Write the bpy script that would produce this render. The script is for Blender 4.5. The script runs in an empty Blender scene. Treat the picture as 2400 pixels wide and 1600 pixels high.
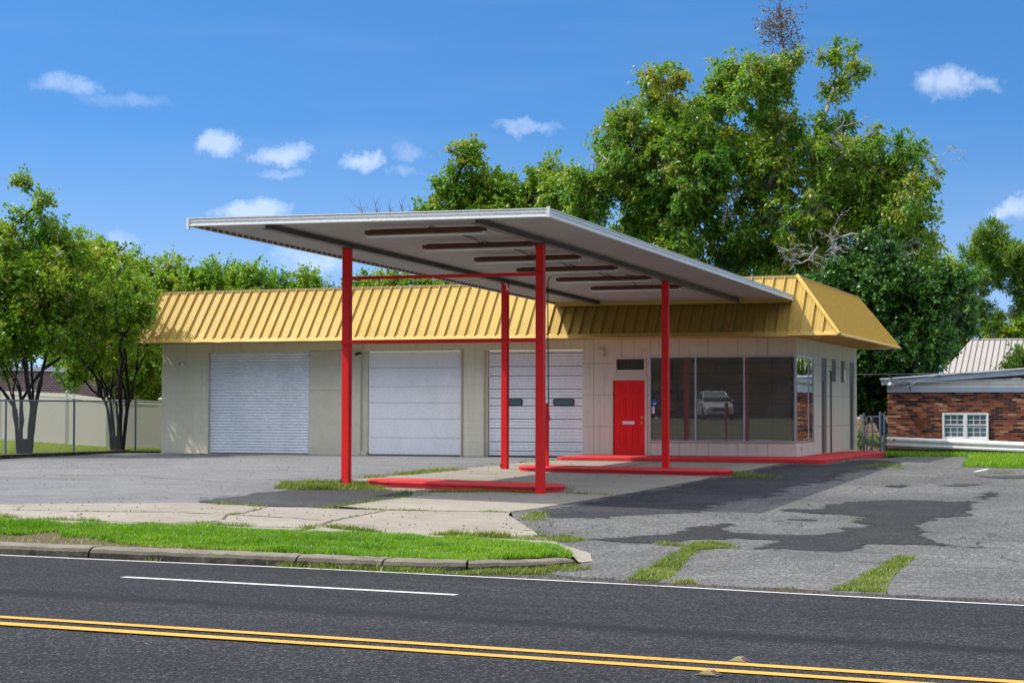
import bpy, bmesh, math, random
import numpy as np
from mathutils import Vector, Matrix
from mathutils.geometry import delaunay_2d_cdt
S = bpy.context.scene
COL = S.collection
R = math.radians
rng = np.random.default_rng(11)
random.seed(5)

# ------------------------------------------------------------------ camera
cam_d = bpy.data.cameras.new('camera'); cam = bpy.data.objects.new('camera', cam_d); COL.objects.link(cam)
YAW, PITCH, ROLL = .340, .0360, .0020
fw = Vector((-math.sin(YAW)*math.cos(PITCH), math.cos(YAW)*math.cos(PITCH), math.sin(PITCH)))
rt = Vector((math.cos(YAW), math.sin(YAW), 0)); up = rt.cross(fw)
r2 = rt*math.cos(ROLL)+up*math.sin(ROLL); u2 = up*math.cos(ROLL)-rt*math.sin(ROLL)
mw = Matrix((r2, u2, -fw)).transposed().to_4x4(); mw.translation = (9.525, -49.654, 1.335)
cam.matrix_world = mw
cam_d.sensor_width = 36; cam_d.lens = 66; cam_d.clip_end = 3000
S.camera = cam

# ------------------------------------------------------------------ light
SUNV = Vector((.655, .23, -1)).normalized()
EL = math.asin(-SUNV.z); AZ = math.atan2(-SUNV.x, -SUNV.y)          # azimuth of the sun, clockwise from +Y
sl = bpy.data.lights.new('sun', 'SUN'); sl.energy = 2.75; sl.angle = R(.5); sl.color = (1, .95, .86)
so = bpy.data.objects.new('sun', sl); COL.objects.link(so); so.location = (-40, -30, 60)
so.rotation_euler = SUNV.to_track_quat('-Z', 'Y').to_euler()
S.view_settings.view_transform = 'Standard'; S.view_settings.look = 'None'
S.view_settings.exposure = .84; S.view_settings.gamma = 1
W = bpy.data.worlds.new('World'); S.world = W; W.use_nodes = True
def build_world():
    nt = W.node_tree; N = nt.nodes; L = nt.links
    for n in list(N): N.remove(n)
    def nd(t, **k):
        n = N.new(t)
        for a, b in k.items(): setattr(n, a, b)
        return n
    def mth(op, a, b=None, c=None):
        n = nd('ShaderNodeMath', operation=op)
        for i, v in enumerate((a, b, c)):
            if v is None: continue
            if isinstance(v, (int, float)): n.inputs[i].default_value = v
            else: L.new(v, n.inputs[i])
        return n.outputs[0]
    out = nd('ShaderNodeOutputWorld'); bg = nd('ShaderNodeBackground'); L.new(bg.outputs[0], out.inputs[0])
    tc = nd('ShaderNodeTexCoord'); sep = nd('ShaderNodeSeparateXYZ'); L.new(tc.outputs['Generated'], sep.inputs[0])
    # a clear, dry southern sky: the deep blue sits low, so the sky is sampled a little higher than the line of sight
    z2 = mth('ADD', mth('MULTIPLY', mth('MAXIMUM', sep.outputs[2], 0), 1.9), .13)
    cmb = nd('ShaderNodeCombineXYZ'); L.new(sep.outputs[0], cmb.inputs[0]); L.new(sep.outputs[1], cmb.inputs[1]); L.new(z2, cmb.inputs[2])
    nrm = nd('ShaderNodeVectorMath', operation='NORMALIZE'); L.new(cmb.outputs[0], nrm.inputs[0])
    sky = nd('ShaderNodeTexSky', sky_type='NISHITA'); sky.sun_disc = False
    sky.sun_elevation = EL; sky.sun_rotation = AZ; sky.air_density = 1.0; sky.dust_density = .3; sky.ozone_density = 3.0
    L.new(nrm.outputs[0], sky.inputs[0])
    hs = nd('ShaderNodeHueSaturation'); hi = nd('ShaderNodeMapRange', interpolation_type='SMOOTHSTEP'); L.new(sep.outputs[2], hi.inputs[0]); hi.inputs[1].default_value = .23; hi.inputs[2].default_value = .55
    lo = nd('ShaderNodeMapRange'); L.new(sep.outputs[2], lo.inputs[0]); lo.inputs[2].default_value = .15
    L.new(mth('MULTIPLY_ADD', hi.outputs[0], -1.05, mth('MULTIPLY_ADD', lo.outputs[0], .37, .92)), hs.inputs['Saturation']); L.new(mth('MULTIPLY_ADD', hi.outputs[0], 1.40, .72), hs.inputs['Value'])   # deep blue low down, upper sky whitened and brightened to lift the fill light; hs.inputs['Hue'].default_value = .497
    L.new(sky.outputs[0], hs.inputs['Color'])
    # clouds: small cumulus puffs at fixed bearings
    no = nd('ShaderNodeTexNoise'); no.inputs['Scale'].default_value = 46; no.inputs['Detail'].default_value = 9; no.inputs['Roughness'].default_value = .68
    L.new(tc.outputs['Generated'], no.inputs['Vector'])
    nc = nd('ShaderNodeSeparateColor'); L.new(no.outputs['Color'], nc.inputs[0])
    az = mth('ADD', mth('ARCTAN2', sep.outputs[0], sep.outputs[1]), mth('MULTIPLY', mth('SUBTRACT', nc.outputs[0], .5), .040))
    el = mth('ADD', mth('ARCSINE', sep.outputs[2]), mth('MULTIPLY', mth('SUBTRACT', nc.outputs[1], .5), .026))
    acc = None
    CL = [(-32.95, 9.55, 1.25, .42, .50), (-31.2, 9.15, 1.5, .3, .22), (-28.42, 7.95, 1.05, .50, .85), (-26.45, 7.72, 1.05, .36, .8),
          (-24.07, 7.55, .85, .30, .6), (-22.6, 7.8, .6, .35, .28), (-19.1, 8.55, 1.2, .25, .40), (-27.4, 5.95, 1.2, .45, .95),
          (-6.35, 9.65, 1.0, .62, .85), (-5.2, 9.62, .7, .32, .5), (-4.55, 5.95, .75, .42, .8), (-25.5, 4.5, 1.3, .5, .55),
          (-31.2, 5.0, .8, .4, .35), (-26.45, 7.2, .8, .18, .3), (-22.74, 7.25, .6, .2, .25), (-9, 14, 3, .8, .6), (-15, 22, 5, 1, .5),
          (8, 8.6, 2.2, .6, .8), (14, 6.5, 1.6, .5, .8), (-44, 8, 2.2, .6, .8), (-50, 5.5, 2, .5, .8), (170, 9, 3, .8, .8), (150, 7, 3, .7, .8)]
    for a0, e0, sa, se, op in CL:
        ca = mth('MULTIPLY', mth('SUBTRACT', az, R(a0)), 1/R(sa))
        ce = mth('MULTIPLY', mth('SUBTRACT', el, R(e0)), 1/R(se))
        d = mth('ADD', mth('MULTIPLY', ca, ca), mth('MULTIPLY', ce, ce))
        m = mth('MULTIPLY', mth('POWER', mth('MAXIMUM', mth('SUBTRACT', 1.0, d), 0), 1.25), op)
        acc = m if acc is None else mth('MAXIMUM', acc, m)
    dens = mth('MULTIPLY', acc, mth('ADD', mth('MULTIPLY', nc.outputs[2], 1.7), -.22)); dens = mth('MAXIMUM', mth('MINIMUM', dens, .43), 0)
    # faint high haze streaks
    mp = nd('ShaderNodeMapping'); mp.inputs['Scale'].default_value = (5, 5, 42); L.new(tc.outputs['Generated'], mp.inputs[0])
    n2 = nd('ShaderNodeTexNoise'); n2.inputs['Scale'].default_value = 1.3; n2.inputs['Detail'].default_value = 4; L.new(mp.outputs[0], n2.inputs['Vector'])
    stre = mth('MULTIPLY', mth('MAXIMUM', mth('SUBTRACT', n2.outputs['Fac'], .50), 0), .10)
    dens = mth('MAXIMUM', dens, stre)
    mix = nd('ShaderNodeMix', data_type='RGBA'); L.new(dens, mix.inputs['Factor']); L.new(hs.outputs[0], mix.inputs['A']); mix.inputs['B'].default_value = (4.2, 4.5, 5.1, 1)
    L.new(mix.outputs['Result'], bg.inputs[0]); bg.inputs[1].default_value = .15
build_world()

# ------------------------------------------------------------------ materials
class NT:
    def __init__(s, name):
        s.m = bpy.data.materials.new(name); s.m.use_nodes = True; s.t = s.m.node_tree
        s.b = s.t.nodes['Principled BSDF']; s.out = s.t.nodes['Material Output']
    def nd(s, t, **k):
        n = s.t.nodes.new(t)
        for a, b in k.items(): setattr(n, a, b)
        return n
    def put(s, sock, v):
        if hasattr(v, 'is_output'): s.t.links.new(v, sock)
        elif isinstance(v, tuple) and len(v) == 3 and sock.type == 'RGBA': sock.default_value = (*v, 1)
        else: sock.default_value = v
    def pos(s): return s.nd('ShaderNodeNewGeometry').outputs['Position']
    def math(s, op, a, b=0.0, c=0.0, clamp=False):
        n = s.nd('ShaderNodeMath', operation=op, use_clamp=clamp)
        for i, v in enumerate((a, b, c)): s.put(n.inputs[i], v)
        return n.outputs[0]
    def noise(s, scale, detail=4, rough=.55, vec=None, stretch=None):
        n = s.nd('ShaderNodeTexNoise'); v = vec or s.pos()
        if stretch:
            mp = s.nd('ShaderNodeMapping'); mp.inputs['Scale'].default_value = stretch; s.put(mp.inputs[0], v); v = mp.outputs[0]
        s.put(n.inputs['Vector'], v); n.inputs['Scale'].default_value = scale; n.inputs['Detail'].default_value = detail; n.inputs['Roughness'].default_value = rough
        return n.outputs['Fac']
    def ramp(s, fac, stops):
        n = s.nd('ShaderNodeValToRGB'); s.put(n.inputs[0], fac); e = n.color_ramp.elements
        while len(e) < len(stops): e.new(.5)
        for i, (p, c) in enumerate(stops):
            e[i].position = p; e[i].color = (c, c, c, 1) if not isinstance(c, tuple) else (*c, 1)
        return n.outputs[0]
    def mix(s, f, a, b, mode='MIX'):
        n = s.nd('ShaderNodeMix', data_type='RGBA', blend_type=mode); s.put(n.inputs['Factor'], f); s.put(n.inputs['A'], a); s.put(n.inputs['B'], b)
        return n.outputs['Result']
    def bump(s, h, strength=.3, dist=.01):
        n = s.nd('ShaderNodeBump'); n.inputs['Strength'].default_value = strength; n.inputs['Distance'].default_value = dist
        s.put(n.inputs['Height'], h); s.put(s.b.inputs['Normal'], n.outputs[0])
    def fin(s, col, rough=.6, metal=0.0, spec=.5):
        s.put(s.b.inputs['Base Color'], col); s.put(s.b.inputs['Roughness'], rough); s.b.inputs['Metallic'].default_value = metal
        s.b.inputs['Specular IOR Level'].default_value = spec
        return s.m
def paint(name, c, rough=.5, dirt=.25, scale=3.0, metal=0.0, spec=.4, bump=0.0, drip=False, dc=(.1, .085, .06), chips=0.0):
    n = NT(name)
    d = n.ramp(n.noise(scale, 6, .65, stretch=(1, 1, .25) if drip else None), [(.42, 0.0), (.8, 1.0)])
    f = n.ramp(n.noise(scale*14, 3), [(.3, .9), (.7, 1.06)])
    col = n.mix(n.math('MULTIPLY', d, dirt), c, dc)
    col = n.mix(1.0, col, f, 'MULTIPLY')
    if chips: col = n.mix(n.ramp(n.noise(9, 8, .78), [(chips, 0.0), (chips+.03, 1.0)]), col, (.16, .07, .05))
    if bump: n.bump(n.noise(60, 3), bump, .004)
    return n.fin(col, n.math('ADD', n.math('MULTIPLY', d, .2), rough), metal, spec)
def asphalt(name, c1, c2, speck, big=.22, scale=95, seed=(0, 0, 0), extra=None, bumps=.6, worn=0.0, grain=.7):
    n = NT(name); p = n.pos()
    mp = n.nd('ShaderNodeMapping'); mp.inputs['Location'].default_value = seed; n.put(mp.inputs[0], p); p = mp.outputs[0]
    a = n.ramp(n.noise(big, 6, .6, p), [(.35, 0.0), (.68, 1.0)])
    b = n.noise(1.7, 7, .68, p)
    col = n.mix(a, c1, c2)
    col = n.mix(n.ramp(b, [(.38, .42), (.66, 0.0)]), col, tuple(x*.55 for x in c1))
    v = n.nd('ShaderNodeTexVoronoi'); v.inputs['Scale'].default_value = scale; n.put(v.inputs['Vector'], p)
    sp = n.nd('ShaderNodeSeparateColor'); n.put(sp.inputs[0], v.outputs['Color'])
    ag = n.ramp(sp.outputs[0], [(.0, .18), (.4, .7), (.78, 1.3), (.94, speck)])
    col = n.mix(grain, col, ag, 'MULTIPLY')
    g = n.ramp(n.noise(scale*.33, 3, .7, p), [(.3, .42), (.7, 1.5)])
    col = n.mix(grain, col, g, 'MULTIPLY')
    if extra: col = extra(n, col)
    n.bump(n.math('ADD', n.math('MULTIPLY', v.outputs['Distance'], -.8), n.noise(scale*.4, 4)), bumps, .012)
    m = n.fin(col, .9, 0, .25)
    if worn: wear(n, worn)
    return m
def wear(n, width):
    # thin coat worn through towards its edge: the surface below shows
    at = n.nd('ShaderNodeAttribute', attribute_name='edge'); e = n.math('DIVIDE', at.outputs['Fac'], width)
    k = n.math('ADD', n.math('MULTIPLY_ADD', n.noise(1.7, 10, .76), 2.0, -.55), n.math('MULTIPLY', e, .85)); a = n.ramp(k, [(.58, 0.0), (.72, 1.0)])
    tr = n.nd('ShaderNodeBsdfTransparent'); ms = n.nd('ShaderNodeMixShader'); n.put(ms.inputs[0], a)
    n.t.links.new(tr.outputs[0], ms.inputs[1]); n.t.links.new(n.b.outputs[0], ms.inputs[2]); n.t.links.new(ms.outputs[0], n.out.inputs[0])

def road_extra(n, col):
    # long dark seam / oil band between the lanes, and cracks
    sp = n.nd('ShaderNodeSeparateXYZ'); n.put(sp.inputs[0], n.pos())
    d = n.math('ADD', n.math('ADD', sp.outputs[1], n.math('MULTIPLY', sp.outputs[0], .125)), 34.42)
    d = n.math('ADD', d, n.math('MULTIPLY', n.math('SUBTRACT', n.noise(.8, 4), .5), .35))
    band = n.ramp(n.math('ABSOLUTE', d), [(.0, .95), (.16, .7), (.40, 0.0)])
    col = n.mix(n.math('MULTIPLY', band, n.ramp(n.noise(5, 5, .7), [(.3, .6), (.6, 1.0)])), col, (.0035, .0035, .004))
    d2 = n.math('ADD', n.math('ADD', sp.outputs[1], n.math('MULTIPLY', sp.outputs[0], .11)), 39.9)
    band2 = n.ramp(n.math('ABSOLUTE', d2), [(.0, .5), (.7, 0.0)])
    col = n.mix(n.math('MULTIPLY', band2, n.ramp(n.noise(.6, 5, .7), [(.4, 0.0), (.6, 1.0)])), col, (.02, .02, .022))
    col = n.mix(1.0, col, n.ramp(n.noise(1.0, 5, .6, stretch=(.10, 1.5, 1)), [(.32, .72), (.68, 1.28)]), 'MULTIPLY')      # wheel tracks
    v = n.nd('ShaderNodeTexVoronoi', feature='DISTANCE_TO_EDGE'); v.inputs['Scale'].default_value = .35
    wv = n.nd('ShaderNodeMix', data_type='RGBA'); wv.inputs['Factor'].default_value = .12
    nn = n.nd('ShaderNodeTexNoise'); nn.inputs['Scale'].default_value = 2.5; nn.inputs['Detail'].default_value = 6
    n.put(nn.inputs['Vector'], n.pos()); n.put(wv.inputs['A'], n.pos()); n.put(wv.inputs['B'], nn.outputs['Color'])
    n.put(v.inputs['Vector'], wv.outputs['Result'])
    cr = n.ramp(v.outputs['Distance'], [(.0, 1.0), (.004, 0.0)])
    cr = n.math('MULTIPLY', cr, n.ramp(n.noise(.16, 3), [(.52, 0.0), (.6, .9)]))
    return n.mix(cr, col, (.01, .01, .01))

def leafmat(name, stops, trans=.35):
    n = NT(name)
    at = n.nd('ShaderNodeAttribute', attribute_name='tone')
    c = n.ramp(at.outputs['Fac'], stops)
    n.fin(c, .42, 0, .45)
    t = n.nd('ShaderNodeBsdfTranslucent'); tc = n.mix(1.0, c, (1.25, 1.2, .5), 'MULTIPLY'); n.put(t.inputs[0], tc)
    ms = n.nd('ShaderNodeMixShader'); ms.inputs[0].default_value = trans
    n.t.links.new(n.b.outputs[0], ms.inputs[1]); n.t.links.new(t.outputs[0], ms.inputs[2]); n.t.links.new(ms.outputs[0], n.out.inputs[0])
    return n.m
def brick(name, cols, mortar, bw=.21, bh=.071, ms=.011, swap=False, bias=0.0, scale=1.0):
    n = NT(name); sp = n.nd('ShaderNodeSeparateXYZ'); n.put(sp.inputs[0], n.pos())
    cb = n.nd('ShaderNodeCombineXYZ'); n.put(cb.inputs[0], n.math('ADD', sp.outputs[0], sp.outputs[1])); n.put(cb.inputs[1], sp.outputs[2])
    b = n.nd('ShaderNodeTexBrick'); n.put(b.inputs['Vector'], cb.outputs[0]); b.inputs['Scale'].default_value = scale
    b.inputs['Brick Width'].default_value = bw; b.inputs['Row Height'].default_value = bh; b.inputs['Mortar Size'].default_value = ms; b.inputs['Mortar Smooth'].default_value = .2
    b.inputs['Color1'].default_value = (0, 0, 0, 1); b.inputs['Color2'].default_value = (1, 1, 1, 1); b.inputs['Mortar'].default_value = (0, 0, 0, 1); b.inputs['Bias'].default_value = bias
    c = n.ramp(b.outputs['Color'], cols)
    c = n.mix(.8, c, n.ramp(n.noise(22, 4), [(.3, .6), (.7, 1.3)]), 'MULTIPLY')
    c = n.mix(b.outputs['Fac'], c, mortar)
    n.bump(n.math('SUBTRACT', 1.0, b.outputs['Fac']), .5, .012)
    return n.fin(c, .85, 0, .2)
def wallpaint(name, c, bw, bh, ms, off=0.5, line=.55, bstr=.4, zoff=0.0):
    n = NT(name); sp = n.nd('ShaderNodeSeparateXYZ'); n.put(sp.inputs[0], n.pos())
    cb = n.nd('ShaderNodeCombineXYZ'); n.put(cb.inputs[0], n.math('ADD', sp.outputs[0], sp.outputs[1])); n.put(cb.inputs[1], n.math('ADD', sp.outputs[2], zoff))
    b = n.nd('ShaderNodeTexBrick', offset=off); n.put(b.inputs['Vector'], cb.outputs[0]); b.inputs['Scale'].default_value = 1
    b.inputs['Brick Width'].default_value = bw; b.inputs['Row Height'].default_value = bh; b.inputs['Mortar Size'].default_value = ms
    for k in ('Color1', 'Color2'): b.inputs[k].default_value = (1, 1, 1, 1)
    d = n.ramp(n.noise(1.1, 6, .65, stretch=(1, 1, .35)), [(.4, 0.0), (.85, .3)])
    col = n.mix(d, c, tuple(x*.62 for x in c))
    col = n.mix(n.ramp(n.noise(2.2, 5, .7, stretch=(3.2, 3.2, .16)), [(.52, 0.0), (.72, .38)]), col, tuple(x*.55 for x in c))
    col = n.mix(n.ramp(n.noise(2.5, 6, .7), [(.58, 0.0), (.78, .3)]), col, (.16, .13, .10))
    col = n.mix(n.math('MULTIPLY', b.outputs['Fac'], line), col, tuple(x*.45 for x in c))
    n.bump(n.math('SUBTRACT', n.math('MULTIPLY', n.noise(90, 3), .15), b.outputs['Fac']), bstr, .006)
    return n.fin(col, .62, 0, .3)
def glass(name, tint=.35, base=.10, wav=0.0, film=0.0):
    n = NT(name); t = n.t
    g = n.nd('ShaderNodeBsdfGlossy'); g.inputs['Roughness'].default_value = 0.0; g.inputs['Color'].default_value = (.95, .97, .97, 1)
    tr = n.nd('ShaderNodeBsdfTransparent'); tr.inputs[0].default_value = (tint, tint*1.0, tint*.95, 1)
    lw = n.nd('ShaderNodeFresnel'); lw.inputs['IOR'].default_value = 1.6
    f = n.math('ADD', lw.outputs[0], base, clamp=True)
    if wav:
        bp = n.nd('ShaderNodeBump'); bp.inputs['Strength'].default_value = wav; bp.inputs['Distance'].default_value = .03
        n.put(bp.inputs['Height'], n.noise(1.6, 1)); t.links.new(bp.outputs[0], g.inputs['Normal'])
    ms = n.nd('ShaderNodeMixShader'); n.put(ms.inputs[0], f); t.links.new(tr.outputs[0], ms.inputs[1]); t.links.new(g.outputs[0], ms.inputs[2])
    last = ms.outputs[0]
    if film:                                                        # dust and old cleaning smears on the pane
        df = n.nd('ShaderNodeBsdfDiffuse'); df.inputs[0].default_value = (.55, .52, .44, 1); m2 = n.nd('ShaderNodeMixShader')
        n.put(m2.inputs[0], n.math('MULTIPLY', n.ramp(n.noise(1.3, 6, .65), [(.3, .6), (.7, 1.3)]), film)); t.links.new(last, m2.inputs[1]); t.links.new(df.outputs[0], m2.inputs[2]); last = m2.outputs[0]
    t.links.new(last, n.out.inputs[0])
    return n.m

def concrete_mat(name, c1, c2, stain, warm=True, scale=1.0):
    n = NT(name); p = n.pos()
    col = n.mix(n.ramp(n.noise(.5*scale, 6, .6), [(.35, 0.0), (.65, 1.0)]), c1, c2)
    col = n.mix(n.ramp(n.noise(1.1*scale, 7, .7, stretch=(.6, 1.4, 1)), [(.48, 0.0), (.75, .6)]), col, stain)
    col = n.mix(n.ramp(n.noise(3.0, 6, .7), [(.5, 0.0), (.75, .35)]), col, (.10, .09, .08))
    v = n.nd('ShaderNodeTexVoronoi'); v.inputs['Scale'].default_value = 110; n.put(v.inputs['Vector'], p)
    sp = n.nd('ShaderNodeSeparateColor'); n.put(sp.inputs[0], v.outputs['Color'])
    col = n.mix(1.0, col, n.ramp(sp.outputs[0], [(.0, .7), (.5, 1.0), (1.0, 1.15)]), 'MULTIPLY')
    col = n.mix(n.ramp(n.noise(16, 3, .8), [(.68, 0.0), (.74, .5)]), col, (.06, .05, .04))
    n.bump(n.noise(70, 4, .7), .35, .008)
    return n.fin(col, .88, 0, .25)

M = {}
def lot_extra(n, col):
    col = n.mix(n.ramp(n.noise(.55, 6, .7, stretch=(.35, 1.6, 1)), [(.52, 0.0), (.72, .55)]), col, (.075, .062, .052))
    col = n.mix(n.ramp(n.noise(1.9, 5, .7, stretch=(1, .8, 1)), [(.66, 0.0), (.72, .6)]), col, (.045, .04, .036)); return col
M['asph_left'] = asphalt('pale_worn_asphalt', (.165, .163, .165), (.21, .207, .21), 1.5, scale=60, seed=(3, 5, 0), extra=lot_extra, grain=.5)
M['asph_right'] = asphalt('grey_worn_asphalt', (.093, .091, .087), (.150, .147, .14), 2.1, big=.3, scale=48, seed=(9, 1, 0))
M['asph_dark'] = asphalt('dark_patch_asphalt', (.019, .0185, .019), (.032, .0315, .0315), 3.0, big=.8, scale=48, worn=.50, seed=(2, 8, 0))
M['asph_shadow_strip'] = asphalt('sealed_asphalt_shadow_tinted', (.026, .0265, .029), (.052, .052, .054), 2.4, big=.5, scale=48, worn=.9, seed=(4, 4, 0))  # old seal coat, its colour taken darker to deepen the canopy shadow
M['asph_mid'] = asphalt('mid_patch_asphalt', (.045, .045, .046), (.072, .071, .070), 1.9, big=.6, worn=.40, seed=(7, 2, 0))
M['asph_drive'] = asphalt('driveway_asphalt', (.098, .096, .092), (.15, .147, .14), 2.1, big=.4, scale=52, seed=(1, 4, 0))
M['road'] = asphalt('road_asphalt', (.0125, .0130, .0142), (.0190, .0198, .0215), 4.8, big=.12, scale=62, grain=.9, extra=road_extra, bumps=.8)
M['apron'] = concrete_mat('weathered_concrete', (.24, .212, .172), (.29, .258, .212), (.165, .12, .088))
M['pad'] = concrete_mat('pad_concrete', (.255, .232, .188), (.305, .278, .225), (.19, .16, .125), scale=.6)
def kerb_mat():
    m = concrete_mat('kerb_concrete', (.15, .128, .098), (.205, .18, .14), (.035, .03, .024), scale=2.2); t = m.node_tree; b = t.nodes['Principled BSDF']
    n = NT.__new__(NT); n.m = m; n.t = t; n.b = b
    src = b.inputs['Base Color'].links[0].from_socket
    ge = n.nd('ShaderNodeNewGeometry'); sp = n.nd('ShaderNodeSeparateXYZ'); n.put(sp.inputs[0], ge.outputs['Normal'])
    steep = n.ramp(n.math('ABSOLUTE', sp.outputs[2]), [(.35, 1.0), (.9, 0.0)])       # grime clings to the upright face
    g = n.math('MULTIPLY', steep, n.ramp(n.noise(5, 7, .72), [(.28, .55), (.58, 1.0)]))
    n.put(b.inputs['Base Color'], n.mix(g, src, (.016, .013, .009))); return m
M['kerb'] = kerb_mat()
M['soil'] = paint('soil', (.075, .055, .035), .95, .4, 6, bump=.8, dc=(.12, .10, .06))
M['gutterdirt'] = asphalt('gutter_dirt', (.05, .042, .034), (.10, .085, .07), 1.7, big=1.4, scale=80)
M['earth'] = paint('dry_ground', (.06, .075, .025), .95, .5, .8, bump=.6)
def marking(name, c, dc):
    m = paint(name, c, .7, .35, 6, dc=dc); n = NT.__new__(NT); n.m = m; n.t = m.node_tree; n.b = n.t.nodes['Principled BSDF']; n.out = n.t.nodes['Material Output']
    a = n.ramp(n.math('ADD', n.math('MULTIPLY', n.noise(75, 3, .7), .7), n.math('MULTIPLY', n.noise(1.5, 5), .4)), [(.40, 0.0), (.46, 1.0)])
    tr = n.nd('ShaderNodeBsdfTransparent'); ms = n.nd('ShaderNodeMixShader'); n.put(ms.inputs[0], a)
    n.t.links.new(tr.outputs[0], ms.inputs[1]); n.t.links.new(n.b.outputs[0], ms.inputs[2]); n.t.links.new(ms.outputs[0], n.out.inputs[0]); return m
M['white_line'] = marking('white_marking', (.62, .62, .60), (.2, .2, .2))
M['yellow_line'] = marking('yellow_marking', (.66, .30, .03), (.35, .15, .02))
M['cmu'] = wallpaint('painted_block_wall', (.74, .675, .49), .406, .203, .008, .5, .18, .3)
M['office'] = wallpaint('painted_panel_wall', (.68, .635, .475), .81, .866, .011, 0.0, .75, .3, .003)
M['trim'] = paint('greige_trim', (.66, .59, .43), .5, .2, 2)
M['olive'] = paint('olive_door_paint', (.17, .155, .12), .5, .2, 3, drip=True)
M['yellow'] = paint('yellow_roof_metal', (.425, .282, .060), .5, .22, 1.3, spec=.2, drip=True, dc=(.45, .30, .09))
M['yellow_trim'] = paint('yellow_trim_metal', (.52, .345, .085), .5, .2, 2, spec=.2, dc=(.4, .27, .09))
M['ridge'] = paint('brown_ridge_metal', (.42, .29, .12), .5, .3, 2)
M['red'] = paint('red_post_paint', (.80, .022, .020), .5, .28, 2.2, spec=.2, drip=True, dc=(.36, .012, .012), chips=.68)
M['red_door'] = paint('red_door_paint', (.80, .020, .018), .5, .15, 4, spec=.2, dc=(.4, .01, .01))
M['red_conc'] = paint('red_concrete_paint', (.62, .03, .03), .75, .55, 3.2, bump=.5, dc=(.30, .03, .03), chips=.62)
M['roller'] = paint('roller_door_enamel', (.86, .86, .85), .38, .25, 1.5, spec=.5, drip=True, dc=(.4, .41, .42))
M['white_door'] = paint('white_door_paint', (.91, .885, .84), .5, .28, 1.4, drip=True, dc=(.5, .48, .44))
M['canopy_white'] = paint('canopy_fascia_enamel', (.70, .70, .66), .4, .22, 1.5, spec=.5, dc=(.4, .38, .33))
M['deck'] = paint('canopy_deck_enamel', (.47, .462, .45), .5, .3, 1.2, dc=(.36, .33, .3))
M['beam'] = paint('grey_beam_paint', (.13, .127, .122), .5, .3, 3)
M['rust'] = paint('rusty_fixture', (.085, .035, .022), .75, .6, 5, bump=.3, dc=(.25, .085, .03))
M['tube'] = paint('lamp_tube', (.80, .80, .78), .3, .1, 3)
M['conduit'] = paint('grey_conduit', (.12, .11, .10), .5, .3, 4)
M['black'] = paint('black_plastic', (.014, .014, .015), .35, .2, 4)
M['gold'] = paint('brass', (.75, .50, .18), .25, .1, 5, metal=.9)
M['alu'] = paint('aluminium_frame', (.55, .55, .55), .35, .2, 4, metal=.6)
M['whiteplast'] = paint('white_plastic', (.80, .80, .78), .4, .12, 5)
M['glass_front'] = glass('storefront_glass', .80, .095, film=.15)
M['glass_side'] = glass('side_glass', .3, .50, .25)
M['glass_dark'] = glass('dark_window_glass', .6, .06, film=.1)
M['interior'] = wallpaint('dark_panelling', (.50, .47, .36), 3.0, .3, .014, .0, .6, .3)
M['board'] = paint('black_board', (.01, .01, .011), .3, .2, 4)
M['paper'] = paint('paper', (.75, .75, .72), .7, .1, 6)
M['blue'] = paint('blue_sticker', (.03, .14, .55), .4, .1, 6)
M['vinyl'] = paint('almond_vinyl', (.40, .38, .295), .5, .25, 1.6, dc=(.35, .30, .2))
M['galv'] = paint('galvanised_steel', (.20, .22, .25), .45, .25, 6, metal=.5)
M['wire'] = paint('chain_link_wire', (.22, .225, .23), .5, .1, 6, metal=.5)
M['bluepost'] = paint('blue_grey_post', (.13, .19, .27), .5, .3, 5)
M['rail_white'] = paint('peeling_guardrail_paint', (.74, .74, .72), .45, .9, 2.6, dc=(.62, .60, .56))
M['brickR'] = brick('mixed_red_brick', [(.0, (.018, .014, .016)), (.22, (.05, .02, .018)), (.40, (.17, .045, .022)), (.58, (.27, .085, .035)), (.78, (.19, .05, .028)), (.92, (.36, .15, .07)), (1.0, (.45, .26, .15))], (.15, .11, .085), .27, .068, .006)
M['brickF'] = brick('orange_brick', [(.0, (.28, .10, .05)), (.5, (.36, .14, .075)), (1.0, (.42, .18, .10))], (.5, .44, .36), .2, .075, .012)
M['brickL'] = brick('plum_brick', [(.0, (.15, .055, .055)), (.5, (.19, .075, .07)), (1.0, (.23, .09, .08))], (.46, .38, .36), .3, .1, .017)
M['coping'] = paint('pale_coping', (.66, .68, .72), .5, .2, 2)
M['fascia_grey'] = paint('blue_grey_fascia', (.40, .45, .54), .5, .25, 2, drip=True)
M['fascia_white'] = paint('cream_fascia', (.68, .65, .58), .5, .3, 2, drip=True)
M['metal_roof'] = paint('pale_metal_roof', (.33, .30, .275), .5, .15, 1, spec=.2)
M['dark_seam'] = paint('dark_seam', (.05, .04, .035), .6, .1, 3)
M['bark_dark'] = paint('dark_smooth_bark', (.024, .018, .014), .85, .5, 4, bump=.8, dc=(.03, .022, .018))
M['bark_grey'] = paint('grey_bark', (.30, .28, .25), .9, .5, 4, bump=.8, dc=(.10, .085, .07))
M['twig_dead'] = paint('dead_twigs', (.16, .125, .105), .9, .3, 8)
M['leaf_myrtle'] = leafmat('myrtle_leaves', [(.0, (.035, .105, .010)), (.35, (.095, .245, .013)), (.62, (.19, .34, .018)), (.86, (.28, .36, .028)), (1.0, (.27, .27, .06))], .45)
M['leaf_pecan'] = leafmat('pecan_leaves', [(.0, (.028, .100, .012)), (.35, (.075, .220, .018)), (.62, (.150, .29, .022)), (.86, (.24, .33, .030)), (1.0, (.31, .31, .05))], .42)
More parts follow.
